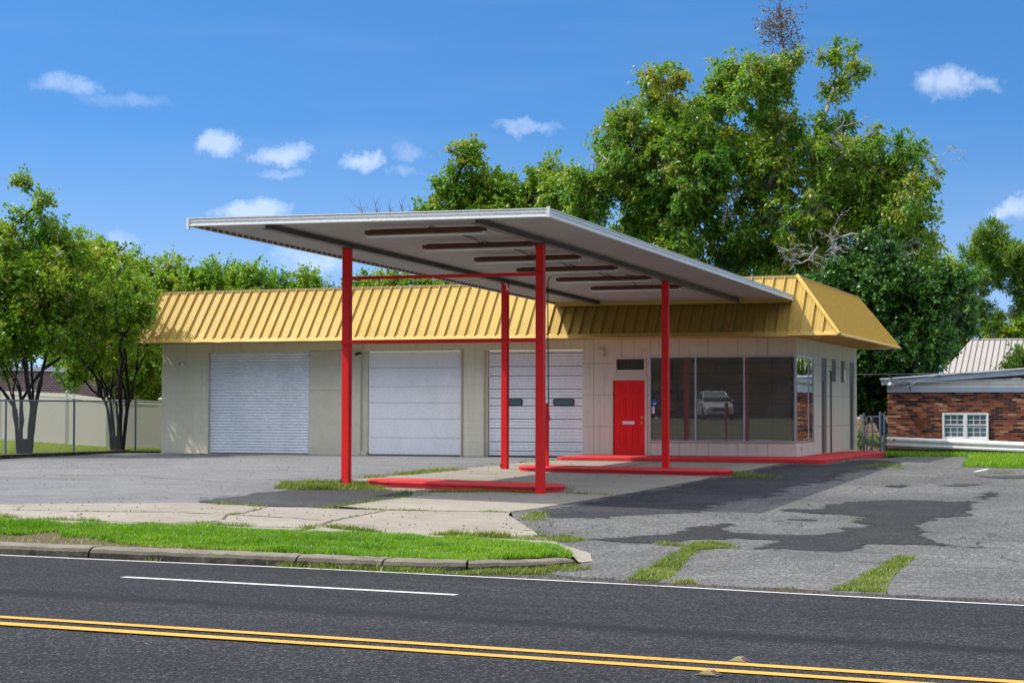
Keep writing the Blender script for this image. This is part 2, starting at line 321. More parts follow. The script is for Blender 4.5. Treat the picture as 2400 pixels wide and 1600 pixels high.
M['leaf_holly'] = leafmat('evergreen_leaves', [(.0, (.014, .050, .008)), (.4, (.038, .125, .013)), (.75, (.09, .21, .018)), (1.0, (.18, .24, .03))], .28)
M['leaf_pine'] = leafmat('pine_needles', [(.0, (.03, .085, .012)), (.5, (.085, .21, .016)), (1.0, (.18, .28, .025))], .35)
M['leaf_dead'] = leafmat('dead_leaves', [(.0, (.085, .07, .065)), (.6, (.14, .115, .10)), (1.0, (.19, .16, .13))], .2)
M['grass'] = leafmat('grass_blades', [(.0, (.05, .14, .006)), (.4, (.13, .31, .009)), (.75, (.25, .44, .018)), (.93, (.36, .38, .06)), (1.0, (.42, .33, .15))], .45)
M['weed'] = leafmat('weed_blades', [(.0, (.05, .10, .012)), (.4, (.13, .20, .022)), (.75, (.25, .29, .045)), (1.0, (.38, .31, .13))], .4)
M['flower'] = paint('white_flowers', (.8, .78, .76), .8, .1, 9)
M['lens'] = paint('amber_lens', (.26, .22, .10), .3, .2, 20)
M['lens_red'] = paint('red_lens', (.12, .008, .006), .25, .2, 20)
M['car_paint'] = paint('silver_car_paint', (.62, .62, .60), .2, .05, 3, metal=.3)
M['car_glass'] = paint('car_glass', (.10, .16, .17), .05, 0.0, 3, spec=.9)
M['tyre'] = paint('tyre_rubber', (.02, .02, .02), .8, .2, 9)

# ------------------------------------------------------------------ mesh helpers
class MB:
    def __init__(s): s.v = []; s.f = []
    def add(s, vs, fs):
        o = len(s.v); s.v += [tuple(v) for v in vs]; s.f += [tuple(i+o for i in f) for f in fs]; return s
    def box(s, x0, x1, y0, y1, z0, z1):
        return s.add([(x, y, z) for z in (z0, z1) for y in (y0, y1) for x in (x0, x1)],
                     [(0, 2, 3, 1), (4, 5, 7, 6), (0, 1, 5, 4), (2, 6, 7, 3), (0, 4, 6, 2), (1, 3, 7, 5)])
    def hexa(s, b, t):                                              # b, t: four bottom and four top corners, same order
        return s.add(list(b)+list(t), [(3, 2, 1, 0), (4, 5, 6, 7)]+[(i, (i+1) % 4, 4+(i+1) % 4, 4+i) for i in range(4)])
    def tube(s, pts, rad, n=8, cap=True):
        pts = [Vector(p) for p in pts]
        if not hasattr(rad, '__len__'): rad = [rad]*len(pts)
        vs = []; prev = None
        for i, p in enumerate(pts):
            d = (pts[min(i+1, len(pts)-1)]-pts[max(i-1, 0)]).normalized()
            a = prev if prev is not None else (Vector((0, 0, 1)) if abs(d.z) < .9 else Vector((1, 0, 0)))
            a = (a-d*a.dot(d)); a = a.normalized() if a.length > 1e-6 else d.orthogonal().normalized(); prev = a; b = d.cross(a)
            vs += [p+(a*math.cos(k*2*math.pi/n)+b*math.sin(k*2*math.pi/n))*rad[i] for k in range(n)]
        fs = [(i*n+k, i*n+(k+1) % n, (i+1)*n+(k+1) % n, (i+1)*n+k) for i in range(len(pts)-1) for k in range(n)]
        if cap: fs += [tuple(range(n-1, -1, -1)), tuple(range((len(pts)-1)*n, len(pts)*n))]
        return s.add(vs, fs)
    def extr(s, prof, axis, a0, a1, f=None, caps=True):            # closed profile swept along an axis; prof in the other two axes
        f = f or (lambda p: p)
        def mk(u, w, a): return {'x': (a, u, w), 'y': (u, a, w), 'z': (u, w, a)}[axis]
        n = len(prof); vs = [f(mk(u, w, a0)) for u, w in prof]+[f(mk(u, w, a1)) for u, w in prof]
        fs = [(i, (i+1) % n, n+(i+1) % n, n+i) for i in range(n)]
        if caps: fs += [tuple(range(n-1, -1, -1)), tuple(range(n, 2*n))]
        return s.add(vs, fs)
    def sheet(s, prof, axis, a0, a1, f=None, nseg=1):
        f = f or (lambda p: p)
        def mk(u, w, a): return {'x': (a, u, w), 'y': (u, a, w), 'z': (u, w, a)}[axis]
        n = len(prof); vs = []
        for k in range(nseg+1): vs += [f(mk(u, w, a0+(a1-a0)*k/nseg)) for u, w in prof]
        return s.add(vs, [(k*n+i, k*n+i+1, (k+1)*n+i+1, (k+1)*n+i) for k in range(nseg) for i in range(n-1)])
    def disc(s, c, r, axis, h, n=16):
        c = Vector(c); d = {'x': Vector((1, 0, 0)), 'y': Vector((0, 1, 0)), 'z': Vector((0, 0, 1))}[axis]
        return s.tube([c, c+d*h], r, n)
    def build(s, name, mat, parent=None, smooth=False, bevel=0.0):
        off = Vector((0, 0, 0)); p = parent
        while p is not None: off += Vector(p.location); p = p.parent
        me = bpy.data.meshes.new(name); me.from_pydata([(x-off.x, y-off.y, z-off.z) for x, y, z in s.v], [], s.f); me.validate(); me.update()
        bm = bmesh.new(); bm.from_mesh(me); bmesh.ops.recalc_face_normals(bm, faces=bm.faces); bm.to_mesh(me); bm.free()
        if smooth: me.polygons.foreach_set('use_smooth', [True]*len(me.polygons))
        o = bpy.data.objects.new(name, me); COL.objects.link(o); me.materials.append(mat)
        if parent is not None: o.parent = parent
        if bevel:
            b = o.modifiers.new('bevel', 'BEVEL'); b.width = bevel; b.segments = 2; b.limit_method = 'ANGLE'
        return o
def tag(o, label=None, cat=None, group=None, kind=None):
    if label: o['label'] = label
    if cat: o['category'] = cat
    if group: o['group'] = group
    if kind: o['kind'] = kind
    return o
def thing(name, label, cat, loc=(0, 0, 0), group=None):
    o = bpy.data.objects.new(name, None); COL.objects.link(o); o.location = loc; o.empty_display_size = .3
    return tag(o, label, cat, group)
def kids(o): return [c for c in bpy.data.objects if c.parent is o]
def copy_tree(o, parent=None):
    c = o.copy(); COL.objects.link(c)
    if parent is not None: c.parent = parent
    for k in kids(o): copy_tree(k, c)
    return c
def inside(poly, x, y):
    x = np.asarray(x); y = np.asarray(y); r = np.zeros(x.shape, bool); n = len(poly)
    for i in range(n):
        x0, y0 = poly[i]; x1, y1 = poly[(i+1) % n]
        c = ((y0 > y) != (y1 > y))
        with np.errstate(divide='ignore', invalid='ignore'): xi = (x1-x0)*(y-y0)/(y1-y0+1e-12)+x0
        r ^= c & (x < xi)
    return r

# ------------------------------------------------------------------ heights
RX = [-300, -60, -4.32, -2.33, -.54, 1.22, 2.73, 4.26, 5.71, 7.03, 8.16, 60, 300]
RY = [-4, -23.98, -29.62, -29.83, -29.97, -30.18, -30.41, -30.64, -30.95, -31.18, -31.36, -39.92, -80]
def roady(X): return np.interp(X, RX, RY)
def lotz(X, Y):
    D = np.clip(-Y, 0, 34); return -.0095*D-.0011*D*np.clip(X+3, -3.5, 7.5)
def roadz(X, Y):
    d = np.maximum(roady(X)-Y, 0); return -.5+.018*np.where(d < 6.7, d, np.maximum(13.4-d, 0))
def groundz(X, Y):
    X = np.asarray(X, float); Y = np.asarray(Y, float)
    dd = Y-roady(X)                                                 # metres behind the edge of the road
    a = lotz(X, Y); t = np.clip(dd/1.6, 0, 1)
    z = np.where(dd > 0, a*t+(-.5)*(1-t), roadz(X, Y))
    far = np.clip((-dd-13.4)/11, 0, 1); z = np.where(dd < -13.4, -.5+.75*far*far*(3-2*far), z)   # bank across the road
    law = np.clip((-20.3-X)/12, 0, 1)*np.clip((Y+12)/14, 0, 1); z = z+.14*law
    low = np.clip((Y-9)/3, 0, 1)*np.clip((X+3)/3, 0, 1); z = z-.75*low                            # lower yard behind the guard rail
    return z

def sheet(name, poly, mat, dz, zf=groundz, step=.7, rag=0.0, kind='structure', label=None, thick=0.0):
    P = []; n = len(poly)
    for i in range(n):                                              # subdivide and roughen the outline
        a = np.array(poly[i], float); b = np.array(poly[(i+1) % n], float); d = np.hypot(*(b-a))
        k = max(1, int(d/(.16 if rag else step)))
        if d > 40: k = int(d/8)
        nn = np.array([-(b-a)[1], (b-a)[0]])/max(d, 1e-6)
        for j in range(k):
            t = j/k; q = a+(b-a)*t
            if rag and j: q = q+nn*rng.normal(0, rag)
            P.append(q)
    P = np.array(P); lo = P.min(0); hi = P.max(0); big = max(hi-lo); st = step if big < 60 else max(step, big/140)
    gx, gy = np.meshgrid(np.arange(lo[0]+st/2, hi[0], st), np.arange(lo[1]+st/2, hi[1], st)); gx = gx.ravel(); gy = gy.ravel()
    m = inside([tuple(p) for p in P], gx, gy); gx = gx[m]; gy = gy[m]
    pts = [Vector((float(x), float(y))) for x, y in P]+[Vector((float(x), float(y))) for x, y in zip(gx, gy)]
    n0 = len(P)
    vs, es, fs, *_ = delaunay_2d_cdt(pts, [(i, (i+1) % n0) for i in range(n0)], [], 1, 1e-4)
    X = np.array([v.x for v in vs]); Y = np.array([v.y for v in vs]); Z = zf(X, Y)+dz
    mb = MB(); mb.add(list(zip(X.tolist(), Y.tolist(), Z.tolist())), [tuple(f) for f in fs])
    o = mb.build(name, mat)
    if rag >= .02 or name == 'asphalt_patch':
        ed = np.full(len(vs), 9.0)
        for i in range(n0):
            a_ = P[i]; b_ = P[(i+1) % n0]; ab = b_-a_; tt = np.clip(((X-a_[0])*ab[0]+(Y-a_[1])*ab[1])/max(ab@ab, 1e-9), 0, 1); ed = np.minimum(ed, np.hypot(X-a_[0]-ab[0]*tt, Y-a_[1]-ab[1]*tt))
        at = o.data.attributes.new('edge', 'FLOAT', 'POINT')
        if len(o.data.vertices) == len(ed): at.data.foreach_set('value', np.minimum(ed, 1.5).astype(np.float32))
    if sum(p.normal.z for p in o.data.polygons) < 0: o.data.flip_normals()
    return tag(o, label, None, None, kind)
def ribbon(mb, pts, w, zf, dz, rag=0.0, seg=.25):
    pts = [np.array(p, float) for p in pts]; cur = []
    for a, b in zip(pts[:-1], pts[1:]):
        k = max(1, int(np.hypot(*(b-a))/seg)); cur += [a+(b-a)*j/k for j in range(k)]
    cur.append(pts[-1]); cur = np.array(cur); vs = []
    for i, p in enumerate(cur):
        d = cur[min(i+1, len(cur)-1)]-cur[max(i-1, 0)]; d = d/max(np.hypot(*d), 1e-6); nn = np.array([-d[1], d[0]])
        ww = w*(1+(rng.normal(0, .5) if rag else 0)); ww = max(ww, w*.2); j = rng.normal(0, rag) if rag else 0
        for sgn in (1, -1):
            q = p+nn*(sgn*ww/2+j); vs.append((q[0], q[1], float(zf(q[0], q[1])+dz)))
    mb.add(vs, [(2*i, 2*i+1, 2*i+3, 2*i+2) for i in range(len(cur)-1)])

# ------------------------------------------------------------------ ground, pavements, road
def build_ground():
    xs = np.unique(np.concatenate([np.linspace(-900, -60, 12), np.linspace(-60, -12, 33), np.arange(-12, 14, .75), np.linspace(14, 60, 24), np.linspace(60, 900, 12)]))
    ys = np.unique(np.concatenate([np.linspace(-700, -90, 10), np.linspace(-90, -46, 24), np.arange(-46, -26, .5), np.arange(-26, 16, 1.5), np.linspace(16, 60, 16), np.linspace(60, 1200, 12)]))
    gx, gy = np.meshgrid(xs, ys); gz = groundz(gx, gy)-.03; n = len(xs)
    lot = (gy > roady(gx)+.3); gz = np.where(lot, gz-.05, gz)
    mb = MB(); mb.add(list(zip(gx.ravel().tolist(), gy.ravel().tolist(), gz.ravel().tolist())),
                      [(j*n+i, j*n+i+1, (j+1)*n+i+1, (j+1)*n+i) for j in range(len(ys)-1) for i in range(n-1)])
    tag(mb.build('ground', M['earth']), kind='structure')
build_ground()
def edge(x0, x1, off, n=24): return [(float(x), float(roady(x)+off)) for x in np.linspace(x0, x1, n)]
sheet('road', edge(-70, 70, 0, 60)+[(x, y) for x, y in reversed(edge(-70, 70, -13.4, 60))], M['road'], .006, roadz, 1.0)
PADR = [(1.2, -2.0), (.1, -2.4), (.1, -9.2), (.12, -11.5), (.03, -16.6), (-.1, -19.3), (-.17, -21), (-.3, -21.9)]
sheet('parking_lot', [(-20.25, -25.8), (-20.25, -.02), (-19.3, .05), (-5.6, .05), (-5.6, -2.5)]+[(-3, -2.5), (-3, -23), (-2, -26), (2.6, -28.2), (2.7, -29.0), (1, -28.9), (-5, -28.2), (-12, -26.8)], M['asph_left'], .004)
sheet('side_lot', PADR+[(.4, -23.7), (1.45, -25.6), (2.4, -27.4), (2.73, -26.18), (5.1, -25.85), (7.75, -25.6), (14, -25.2), (30, -25), (30, 4.2), (9, 4.2), (5.6, 5.6), (2.2, 5.2), (2.0, 3), (1.25, 2)], M['asph_right'], .006, rag=.012)
sheet('driveway', [(2.73, -26.18), (5.1, -25.85), (7.75, -25.6), (14, -25.2), (30, -25)]+list(reversed(edge(2.9, 30, .16)))+[(3.0, -28.8), (2.4, -27.4)], M['asph_drive'], .008, rag=.012)
sheet('gutter', edge(1.6, 14, .02, 40)+[(x, y+.22*random.random()) for x, y in reversed(edge(1.6, 14, .34, 60))], M['gutterdirt'], .014)
sheet('concrete_pad', [(-6.1, -2.45)]+PADR[1:]+[(-2.05, -22.8), (-2.95, -22.5), (-3.03, -19.34), (-3.3, -18.8), (-3.7, -18.4), (-4.2, -18.2), (-5.5, -16.4), (-6.1, -15), (-6.05, -13.9), (-5.9, -12), (-6.15, -10.2), (-6.1, -8.7), (-6.2, -5)], M['pad'], .012, rag=.006)
sheet('concrete_apron', [(-30, -26.6), (-14, -27.8), (-8, -28.4), (-5.27, -28.22), (-3.58, -27.76), (-2.1, -27.47), (-.97, -27.24), (.19, -27.06), (1.14, -26.92), (1.78, -27.05), (2.44, -27.56), (2.95, -28.7), (3.05, -28.5), (2.75, -27.6), (2.2, -26.9), (1.5, -25.8), (.66, -24.11), (-.1, -22.6), (-.25, -22.05), (-2, -22.9), (-2.9, -23.1), (-3.75, -23.37), (-4.45, -23.26), (-5.2, -23.25), (-6.27, -24.5), (-7.24, -25.2), (-14, -25.8), (-30, -24.6)], M['apron'], .016, rag=.006)
sheet('asphalt_patch', [(-5.45, -22.6), (-5.5, -21.1), (-5.6, -19.9), (-5.5, -19.0), (-4.9, -18.4), (-4.1, -18.0), (-3.4, -18.3), (-3.0, -19.4), (-2.93, -22.45), (-3.05, -22.88), (-3.8, -23.26), (-5.15, -23.2)], M['asph_mid'], .014, rag=.012, step=.25)
sheet('sealed_patch', [(1.94, -25.9), (2.24, -25.49), (2.54, -25.05), (2.81, -24.4), (2.84, -23.48), (2.95, -22.59), (3.11, -21.94), (3.58, -22.48), (3.44, -23.16), (3.67, -23.59), (4.08, -23.58), (4.58, -23.44), (4.96, -22.74), (4.82, -22.13), (5.15, -21.91), (4.79, -20.86), (4.84, -19.96), (4.27, -19.65), (3.31, -19.36), (3.41, -18.69), (3.89, -18.5), (3.8, -17.38), (3.99, -16.59), (4.37, -16.03), (4.66, -15.5), (5.22, -15.63), (5.92, -15.72), (6.01, -14.5), (6.08, -12.88), (6.4, -12.65), (6.45, -14.07), (6.24, -16.46), (6.45, -17.97), (6.47, -19.16), (6.06, -19.74), (5.96, -21.47), (6.37, -22.68), (6.26, -23.43), (6.6, -24.17), (7.24, -24.76), (6.95, -25.0), (6.5, -24.68), (5.82, -24.82), (5.72, -25.53), (5.66, -25.93), (5.12, -25.95), (4.3, -25.88), (4.35, -25.38), (4.38, -24.72), (3.86, -24.54), (3.56, -25.08), (3.22, -25.9), (2.73, -26.1), (2.28, -26.02)], M['asph_dark'], .013, rag=.03, step=.2)
sheet('sealed_shadow_strip', [(.12, -2.6), (.1, -9.2), (.12, -11.5), (.03, -16.6), (-.1, -19.3), (-.17, -21), (-.2, -21.7), (.5, -22.9), (1.3, -22.6), (1.9, -21.2), (2.5, -20.4), (2.3, -18.2), (2.7, -15.8), (2.5, -12.6), (2.9, -9.8), (2.6, -6.5), (3.1, -3.0), (2.8, -.2), (1.6, 1.0), (1.25, -2.2), (1.0, -2.62)], M['asph_shadow_strip'], .0095, rag=.025, step=.3)  # sealed asphalt out to the canopy shadow edge, shade partly put into its colour
for k, pl in enumerate([[(3.6, -21.5), (3.75, -20.85), (4.1, -20.7), (4.55, -20.9), (4.3, -21.3), (3.95, -21.25)], [(3.75, -11.6), (4.2, -10.7), (4.75, -11.4), (4.3, -12.3)],
                        [(4.9, -10.9), (5.4, -10.0), (5.9, -10.6), (5.4, -11.4)], [(5.2, -7.2), (6.8, -6.2), (7.4, -7.2), (6.0, -8.2)]]):
    sheet('asphalt_stain', pl, M['asph_dark'] if k in (0, 1) else M['asph_mid'], .0125+.001*k, rag=.03, step=.15)
# painted markings
mb = MB(); ribbon(mb, edge(-40, 40, -.06, 80), .085, roadz, .012); tag(mb.build('edge_line', M['white_line']), kind='structure')
YL = lambda o, x0, x1: [(float(x), float(-36.42-.1025*x-.00006*x*x-o)) for x in np.linspace(x0, x1, 40)]
for nm, o in (('centre_line', .0), ('centre_line', .40)):
    mb = MB(); ribbon(mb, YL(o, -30, 30), .145, roadz, .0125, rag=.0, seg=.5); tag(mb.build(nm, M['yellow_line']), kind='structure')
def lane(x0, x1): return [(float(x), float(-32.33-.138*x)) for x in np.linspace(x0, x1, 8)]
for x0 in (-1.02, 11.2, -13.2):
    mb = MB(); ribbon(mb, lane(x0, x0+4.0), .12, roadz, .012, rag=0, seg=.5); tag(mb.build('lane_line', M['white_line']), kind='structure')
mb = MB(); ribbon(mb, [(5.14, -5.3), (5.30, -3.9)], .1, groundz, .014); tag(mb.build('parking_line', M['white_line']), kind='structure')
# cracks and joints in the concrete
mb = MB()
CRK = [[(-3.78, -23.38), (-3.54, -24.53), (-3.45, -25.33), (-3.19, -25.94), (-3.1, -26.49), (-3.34, -26.83), (-3.9, -27.6)], [(-1.98, -22.99), (-1.89, -24.38), (-1.78, -25.41), (-1.43, -27.14)],
       [(-8, -27), (-5.47, -25.96), (-4.38, -25.24), (-3.5, -25.1), (-2.46, -25.14), (-1.8, -25.35)], [(-2.95, -23.0), (-2.05, -22.86), (-1.2, -22.5), (-.3, -22.1)], [(-6, -17.6), (-3.5, -17.7)],
       [(-6.1, -10.2), (-1, -10.4), (.1, -10.4)], [(-3.1, -2.6), (-3.0, -7.9)], [(-1.45, -26.2), (-.4, -26.68), (.33, -26.42), (1.1, -26.3)], [(-8, -27.6), (-5.3, -27.55), (-3.6, -27.1), (-2.2, -26.75), (-1.5, -26.5)]]
for c in CRK: ribbon(mb, c, .035, groundz, .0205, rag=.016, seg=.12)
tag(mb.build('pavement_cracks', M['soil']), kind='structure')
mb = MB()
for c in [[(2.73, -26.12), (5.13, -26.0), (7.78, -25.8), (11, -25.6)], [(.4, -20.2), (1.4, -19.2), (2.3, -19.5)], [(.6, -14.0), (2.0, -15.2), (3.1, -14.6)], [(5.6, -27.0), (7.2, -27.5), (8.4, -27.2)], [(-16, -8), (-12, -9.5), (-8, -9.2)], [(-12.5, -14), (-9.5, -16.2), (-7.2, -17.5)],
          [(4.6, -9.0), (5.4, -6.4), (6.6, -4.6)], [(-5.55, -22.8), (-5.6, -19.6)]]: ribbon(mb, c, .02, groundz, .0185, rag=.02, seg=.15)
for i in range(70):
    x, y = (rng.uniform(.6, 9), rng.uniform(-25, -3)) if i < 46 else (rng.uniform(-18, -7), rng.uniform(-22, -2)); a = rng.uniform(0, 6.28); c = [(x, y)]
    for j in range(rng.integers(4, 11)): a += rng.normal(0, .55); x += .3*math.cos(a); y += .3*math.sin(a); c.append((x, y))
    if -6.4 < x < .2: continue
    ribbon(mb, c, .011, groundz, .0185+.0003*i/70, rag=.012, seg=.1)
tag(mb.build('asphalt_cracks', M['black']), kind='structure')
mb = MB()
for i in range(2600):
    k = i % 4
    if k == 2 and i % 16 != 2: continue
    if k == 0: x = rng.uniform(1.5, 12); y = float(roady(x))+abs(rng.normal(.15, .2))
    elif k == 1: x, y = rng.uniform(.2, 9), rng.uniform(-26, -3)
    elif k == 2: x, y = rng.uniform(-7, 1.2), rng.uniform(-27, -22)
    else: x, y = rng.uniform(-18, 3), rng.uniform(-20, -1)
    r0 = rng.uniform(.006, .017); z = float(groundz(x, y))+.016; p = [(x+r0*rng.normal(0, .9), y+r0*rng.normal(0, .9), z+r0*(.1 if j < 4 else 1.1)) for j in range(5)]
    p = [(x-r0, y-r0, z), (x+r0, y-r0*.8, z), (x+r0*.7, y+r0, z), (x-r0*.9, y+r0*.8, z), (x+r0*rng.uniform(-.3, .3), y, z+r0*rng.uniform(.6, 1.3))]
    mb.add(p, [(0, 1, 4), (1, 2, 4), (2, 3, 4), (3, 0, 4)])
tag(mb.build('loose_gravel', M['gutterdirt']), kind='stuff')
# kerb along the road, laid as separate stones
KP = edge(-40, 1.2, .11, 60)+[(1.7, -30.04), (2.12, -29.93), (2.48, -29.68), (2.74, -29.32), (2.95, -28.9)]
def kerb_line():
    pts = [np.array(p) for p in KP]; out = []
    for a, b in zip(pts[:-1], pts[1:]):
        k = max(1, int(np.hypot(*(b-a))/.012)); out += [a+(b-a)*j/k for j in range(k)]
    return np.array(out+[pts[-1]])
def build_kerb():
    L = kerb_line(); prof = [(-.02, -.14), (-.015, .02), (.0, .075), (.03, .115), (.075, .135), (.13, .14), (.33, .135), (.36, .12), (.37, -.1)]
    mb = MB(); start = 0; n = len(prof)
    def flush(sl, mb):
        vs = []
        for i in sl:
            d = L[min(i+1, len(L)-1)]-L[max(i-1, 0)]; d = d/np.hypot(*d); nn = np.array([-d[1], d[0]]); e = min(1, (len(L)-1-i)/100)
            jj = rng.normal(0, .003)
            for u, w in prof:
                q = L[i]+nn*u; vs.append((q[0], q[1], -.5+(w+jj if w > 0 else w)*(.55+.45*e)+(.035*(1-e))))
        m = len(sl); mb.add(vs, [(a*n+b, a*n+b+1, (a+1)*n+b+1, (a+1)*n+b) for a in range(m-1) for b in range(n-1)]+[tuple(range(n)), tuple(range((m-1)*n, m*n))])
    joints = [-30, -27, -24, -21, -18, -15, -12, -9, -6, -3.05, -.12, 1.02, 2.02, 9]; ji = 0; cur = []
    for i in range(len(L)):
        if ji < len(joints) and L[i][0] > joints[ji]:
            if len(cur) > 1: flush(cur[::9]+[cur[-1]], mb)
            cur = []; ji += 1; continue
        cur.append(i)
    if len(cur) > 1: flush(cur[::9]+[cur[-1]], mb)
    tag(mb.build('kerb', M['kerb'], smooth=False), kind='structure')
build_kerb()
GBX = [-40, -14, -8, -5.27, -3.58, -2.1, -.97, .19, 1.14, 1.78, 2.44, 2.8]; GBY = [-25.6, -27.8, -28.4, -28.2, -27.74, -27.45, -27.22, -27.04, -26.92, -27.05, -27.6, -28.4]
def gback(x): return np.interp(x, GBX, GBY)
def vergez(X, Y):
    k = roady(X)+.44; b = gback(X); t = np.clip((Y-k)/np.maximum(b-k, .05), 0, 1)
    return (-.385)*(1-t)+(lotz(X, b)+.015)*t+.03*np.sin(t*3.14)
sheet('verge', edge(-38, 2.0, .46, 50)+[(2.3, -29.55), (2.55, -29.2), (2.7, -28.7), (2.75, -28.4)]+[(float(x), float(gback(x)-.01)) for x in np.linspace(2.7, -38, 60)], M['soil'], 0, vergez, .4)
mb = MB()
for y0 in np.arange(-25.2, -.2, 3.0): mb.box(-20.42, -20.24, y0, min(y0+2.985, -.02), -.1, .085)
mb.box(-20.24, -19.22, -.16, .0, -.1, .06)
tag(mb.build('kerb', M['kerb'], bevel=.015), kind='structure')
# red painted walkway round the office
mb = MB(); WP = [(-5.86, -.03), (-5.86, -2.62), (-5.7, -2.68), (1.05, -2.5), (1.2, -2.4), (1.36, 7.3), (.005, 7.3), (.005, -.03)]
mb.extr(WP, 'z', -.14, .09); tag(mb.build('walkway', M['red_conc'], bevel=.02), kind='structure')
mb = MB(); mb.disc((-5.05, -2.70, .03), .022, 'y', .06, 10)

# ------------------------------------------------------------------ the service station
st = thing('service_station', 'low closed service station with greige walls, yellow mansard roof and red office door', 'building', (-9.6, 0, 0))
def wall_cells(mb, us, zs, holes, y0, y1, axis):
    us = sorted(set(us+[h[0] for h in holes]+[h[1] for h in holes])); zs = sorted(set(zs+[h[2] for h in holes]+[h[3] for h in holes]))
    sol = lambda i, j: 0 <= i < len(us)-1 and 0 <= j < len(zs)-1 and us[0] <= us[i] < us[-1] and not any(h[0]-1e-6 <= us[i] and us[i+1] <= h[1]+1e-6 and h[2]-1e-6 <= zs[j] and zs[j+1] <= h[3]+1e-6 for h in holes)
    P = (lambda u, y, z: (u, y, z)) if axis == 'x' else (lambda u, y, z: (y, u, z))
    for i in range(len(us)-1):
        for j in range(len(zs)-1):
            if not sol(i, j): continue
            a, b, c, d = us[i], us[i+1], zs[j], zs[j+1]
            for y in (y0, y1): mb.add([P(a, y, c), P(b, y, c), P(b, y, d), P(a, y, d)], [(0, 1, 2, 3)])
            if not sol(i-1, j): mb.add([P(a, y0, c), P(a, y1, c), P(a, y1, d), P(a, y0, d)], [(0, 1, 2, 3)])
            if not sol(i+1, j): mb.add([P(b, y0, c), P(b, y1, c), P(b, y1, d), P(b, y0, d)], [(0, 1, 2, 3)])
            if not sol(i, j-1): mb.add([P(a, y0, c), P(b, y0, c), P(b, y1, c), P(a, y1, c)], [(0, 1, 2, 3)])
            if not sol(i, j+1): mb.add([P(a, y0, d), P(b, y0, d), P(b, y1, d), P(a, y1, d)], [(0, 1, 2, 3)])
XL = -19.193; A1, A2, B1, B2, C1, C2 = -17.62, -14.311, -12.469, -9.603, -8.768, -5.947
HT = 2.99
mb = MB(); wall_cells(mb, [XL, -5.95], [-.15, 3.35], [(A1, A2, -.15, HT), (-12.66, -9.50, -.15, HT), (-8.83, -5.95, -.15, HT)], 0, .22, 'x')
mb.build('garage_wall', M['cmu'], st)
mb = MB(); wall_cells(mb, [-5.95, 0], [-.15, 3.35], [(-5.077, -4.175, .09, 2.131), (-4.975, -4.175, 2.42, 2.712), (-4.048, 0, .48, 2.768)], -.028, .175, 'x')
wall_cells(mb, [.175, 9.976], [-.15, 3.35], [(.175, 2.509, .48, 2.768), (3.71, 4.56, .09, 2.81), (5.39, 6.17, 2.16, 2.82), (7.0, 7.82, 2.16, 2.82), (8.63, 9.45, .09, 2.81)], -.2, 0, 'y')
mb.build('office_wall', M['office'], st)
mb = MB(); mb.box(XL, -.21, 9.77, 9.976, -.15, 4.3); mb.build('rear_wall', M['cmu'], st)
mb = MB(); mb.box(XL, XL+.2, .225, 9.765, -.15, 3.35); mb.build('end_wall', M['cmu'], st)
# office interior
mb = MB(); mb.box(-5.9, -.21, 4.6, 4.7, .0, 3.1); mb.build('interior_wall', M['interior'], st)
mb = MB(); mb.box(-5.92, -5.84, .18, 4.59, 0, 3.1); mb.build('interior_wall', M['interior'], st)
mb = MB(); mb.box(-5.84, -.205, .18, 4.59, .0, .07); mb.build('interior_floor', M['trim'], st)
mb = MB(); mb.box(-5.84, -.205, .18, 4.59, 3.0, 3.08); mb.build('interior_ceiling', M['trim'], st)
mb = MB(); mb.box(-4.35, -3.30, 1.05, 1.12, 1.16, 1.90); nb = mb.build('notice_board', M['board'], st)
for a, b in ((-4.22, -3.86), (-3.80, -3.55)): mb = MB(); mb.box(a, b, 1.03, 1.048, 1.31, 1.75); mb.build('notice_sheet', M['conduit'], nb)
mb = MB(); mb.box(-2.85, -2.24, .12, .2, 2.61, 2.72); mb.build('ceiling_sign_box', M['black'], st)
# ---- roof
E_, ZE, ZRX = 1.355, 3.247, (lambda x: 4.883+(x-.012)*.00475)
YR = -.012
def fr(x, t): return Vector((x, -E_+(E_+YR)*t, ZE+(ZRX(x)-ZE)*t))    # a point of the front slope
def sd(y, t): return Vector((E_-(E_-.012)*t, y, ZE+(4.883-ZE)*t))      # a point of the right-hand slope
XE = -19.24; YB = 10.18
mb = MB()
hipe, hipr = Vector((E_, -E_, ZE)), Vector((.012, -.012, 4.883))
mb.add([fr(XE, 0), hipe, hipr, fr(XE, 1)], [(0, 1, 2, 3)]); mb.add([hipe, (E_, YB, ZE), (.012, YB, 4.883), hipr], [(0, 1, 2, 3)])
mb.add([fr(XE, 0), fr(XE, 1), (XE, .0, ZE)], [(0, 1, 2)]); mb.add([(E_, YB, ZE), (.012, YB, 4.883), (0, YB, ZE)], [(0, 1, 2)])
nf = (fr(-5, 1)-fr(-5, 0)).cross(Vector((1, 0, 0))).normalized(); nf = nf if nf.z > 0 else -nf
ns = (sd(5, 1)-sd(5, 0)).cross(Vector((0, 1, 0))).normalized(); ns = ns if ns.z > 0 else -ns
def rib(p, q, n, side, w, h):
    s = side*w/2
    mb.hexa([p-s, p+s, q+s, q-s], [p-s*.8+n*h, p+s*.8+n*h, q+s*.8+n*h, q-s*.8+n*h])
X1, Y1 = Vector((1, 0, 0)), Vector((0, 1, 0))
k = 0
for x in np.arange(XE+.06, E_-.12, .1):
    tmax = .985 if x < .0 else .97*(E_-x)/(E_-.012)
    if tmax > .12: rib(fr(x, .055), fr(x, tmax), nf, X1, .026 if k % 3 == 0 else .014, .07 if k % 3 == 0 else .007)
    k += 1
k = 0
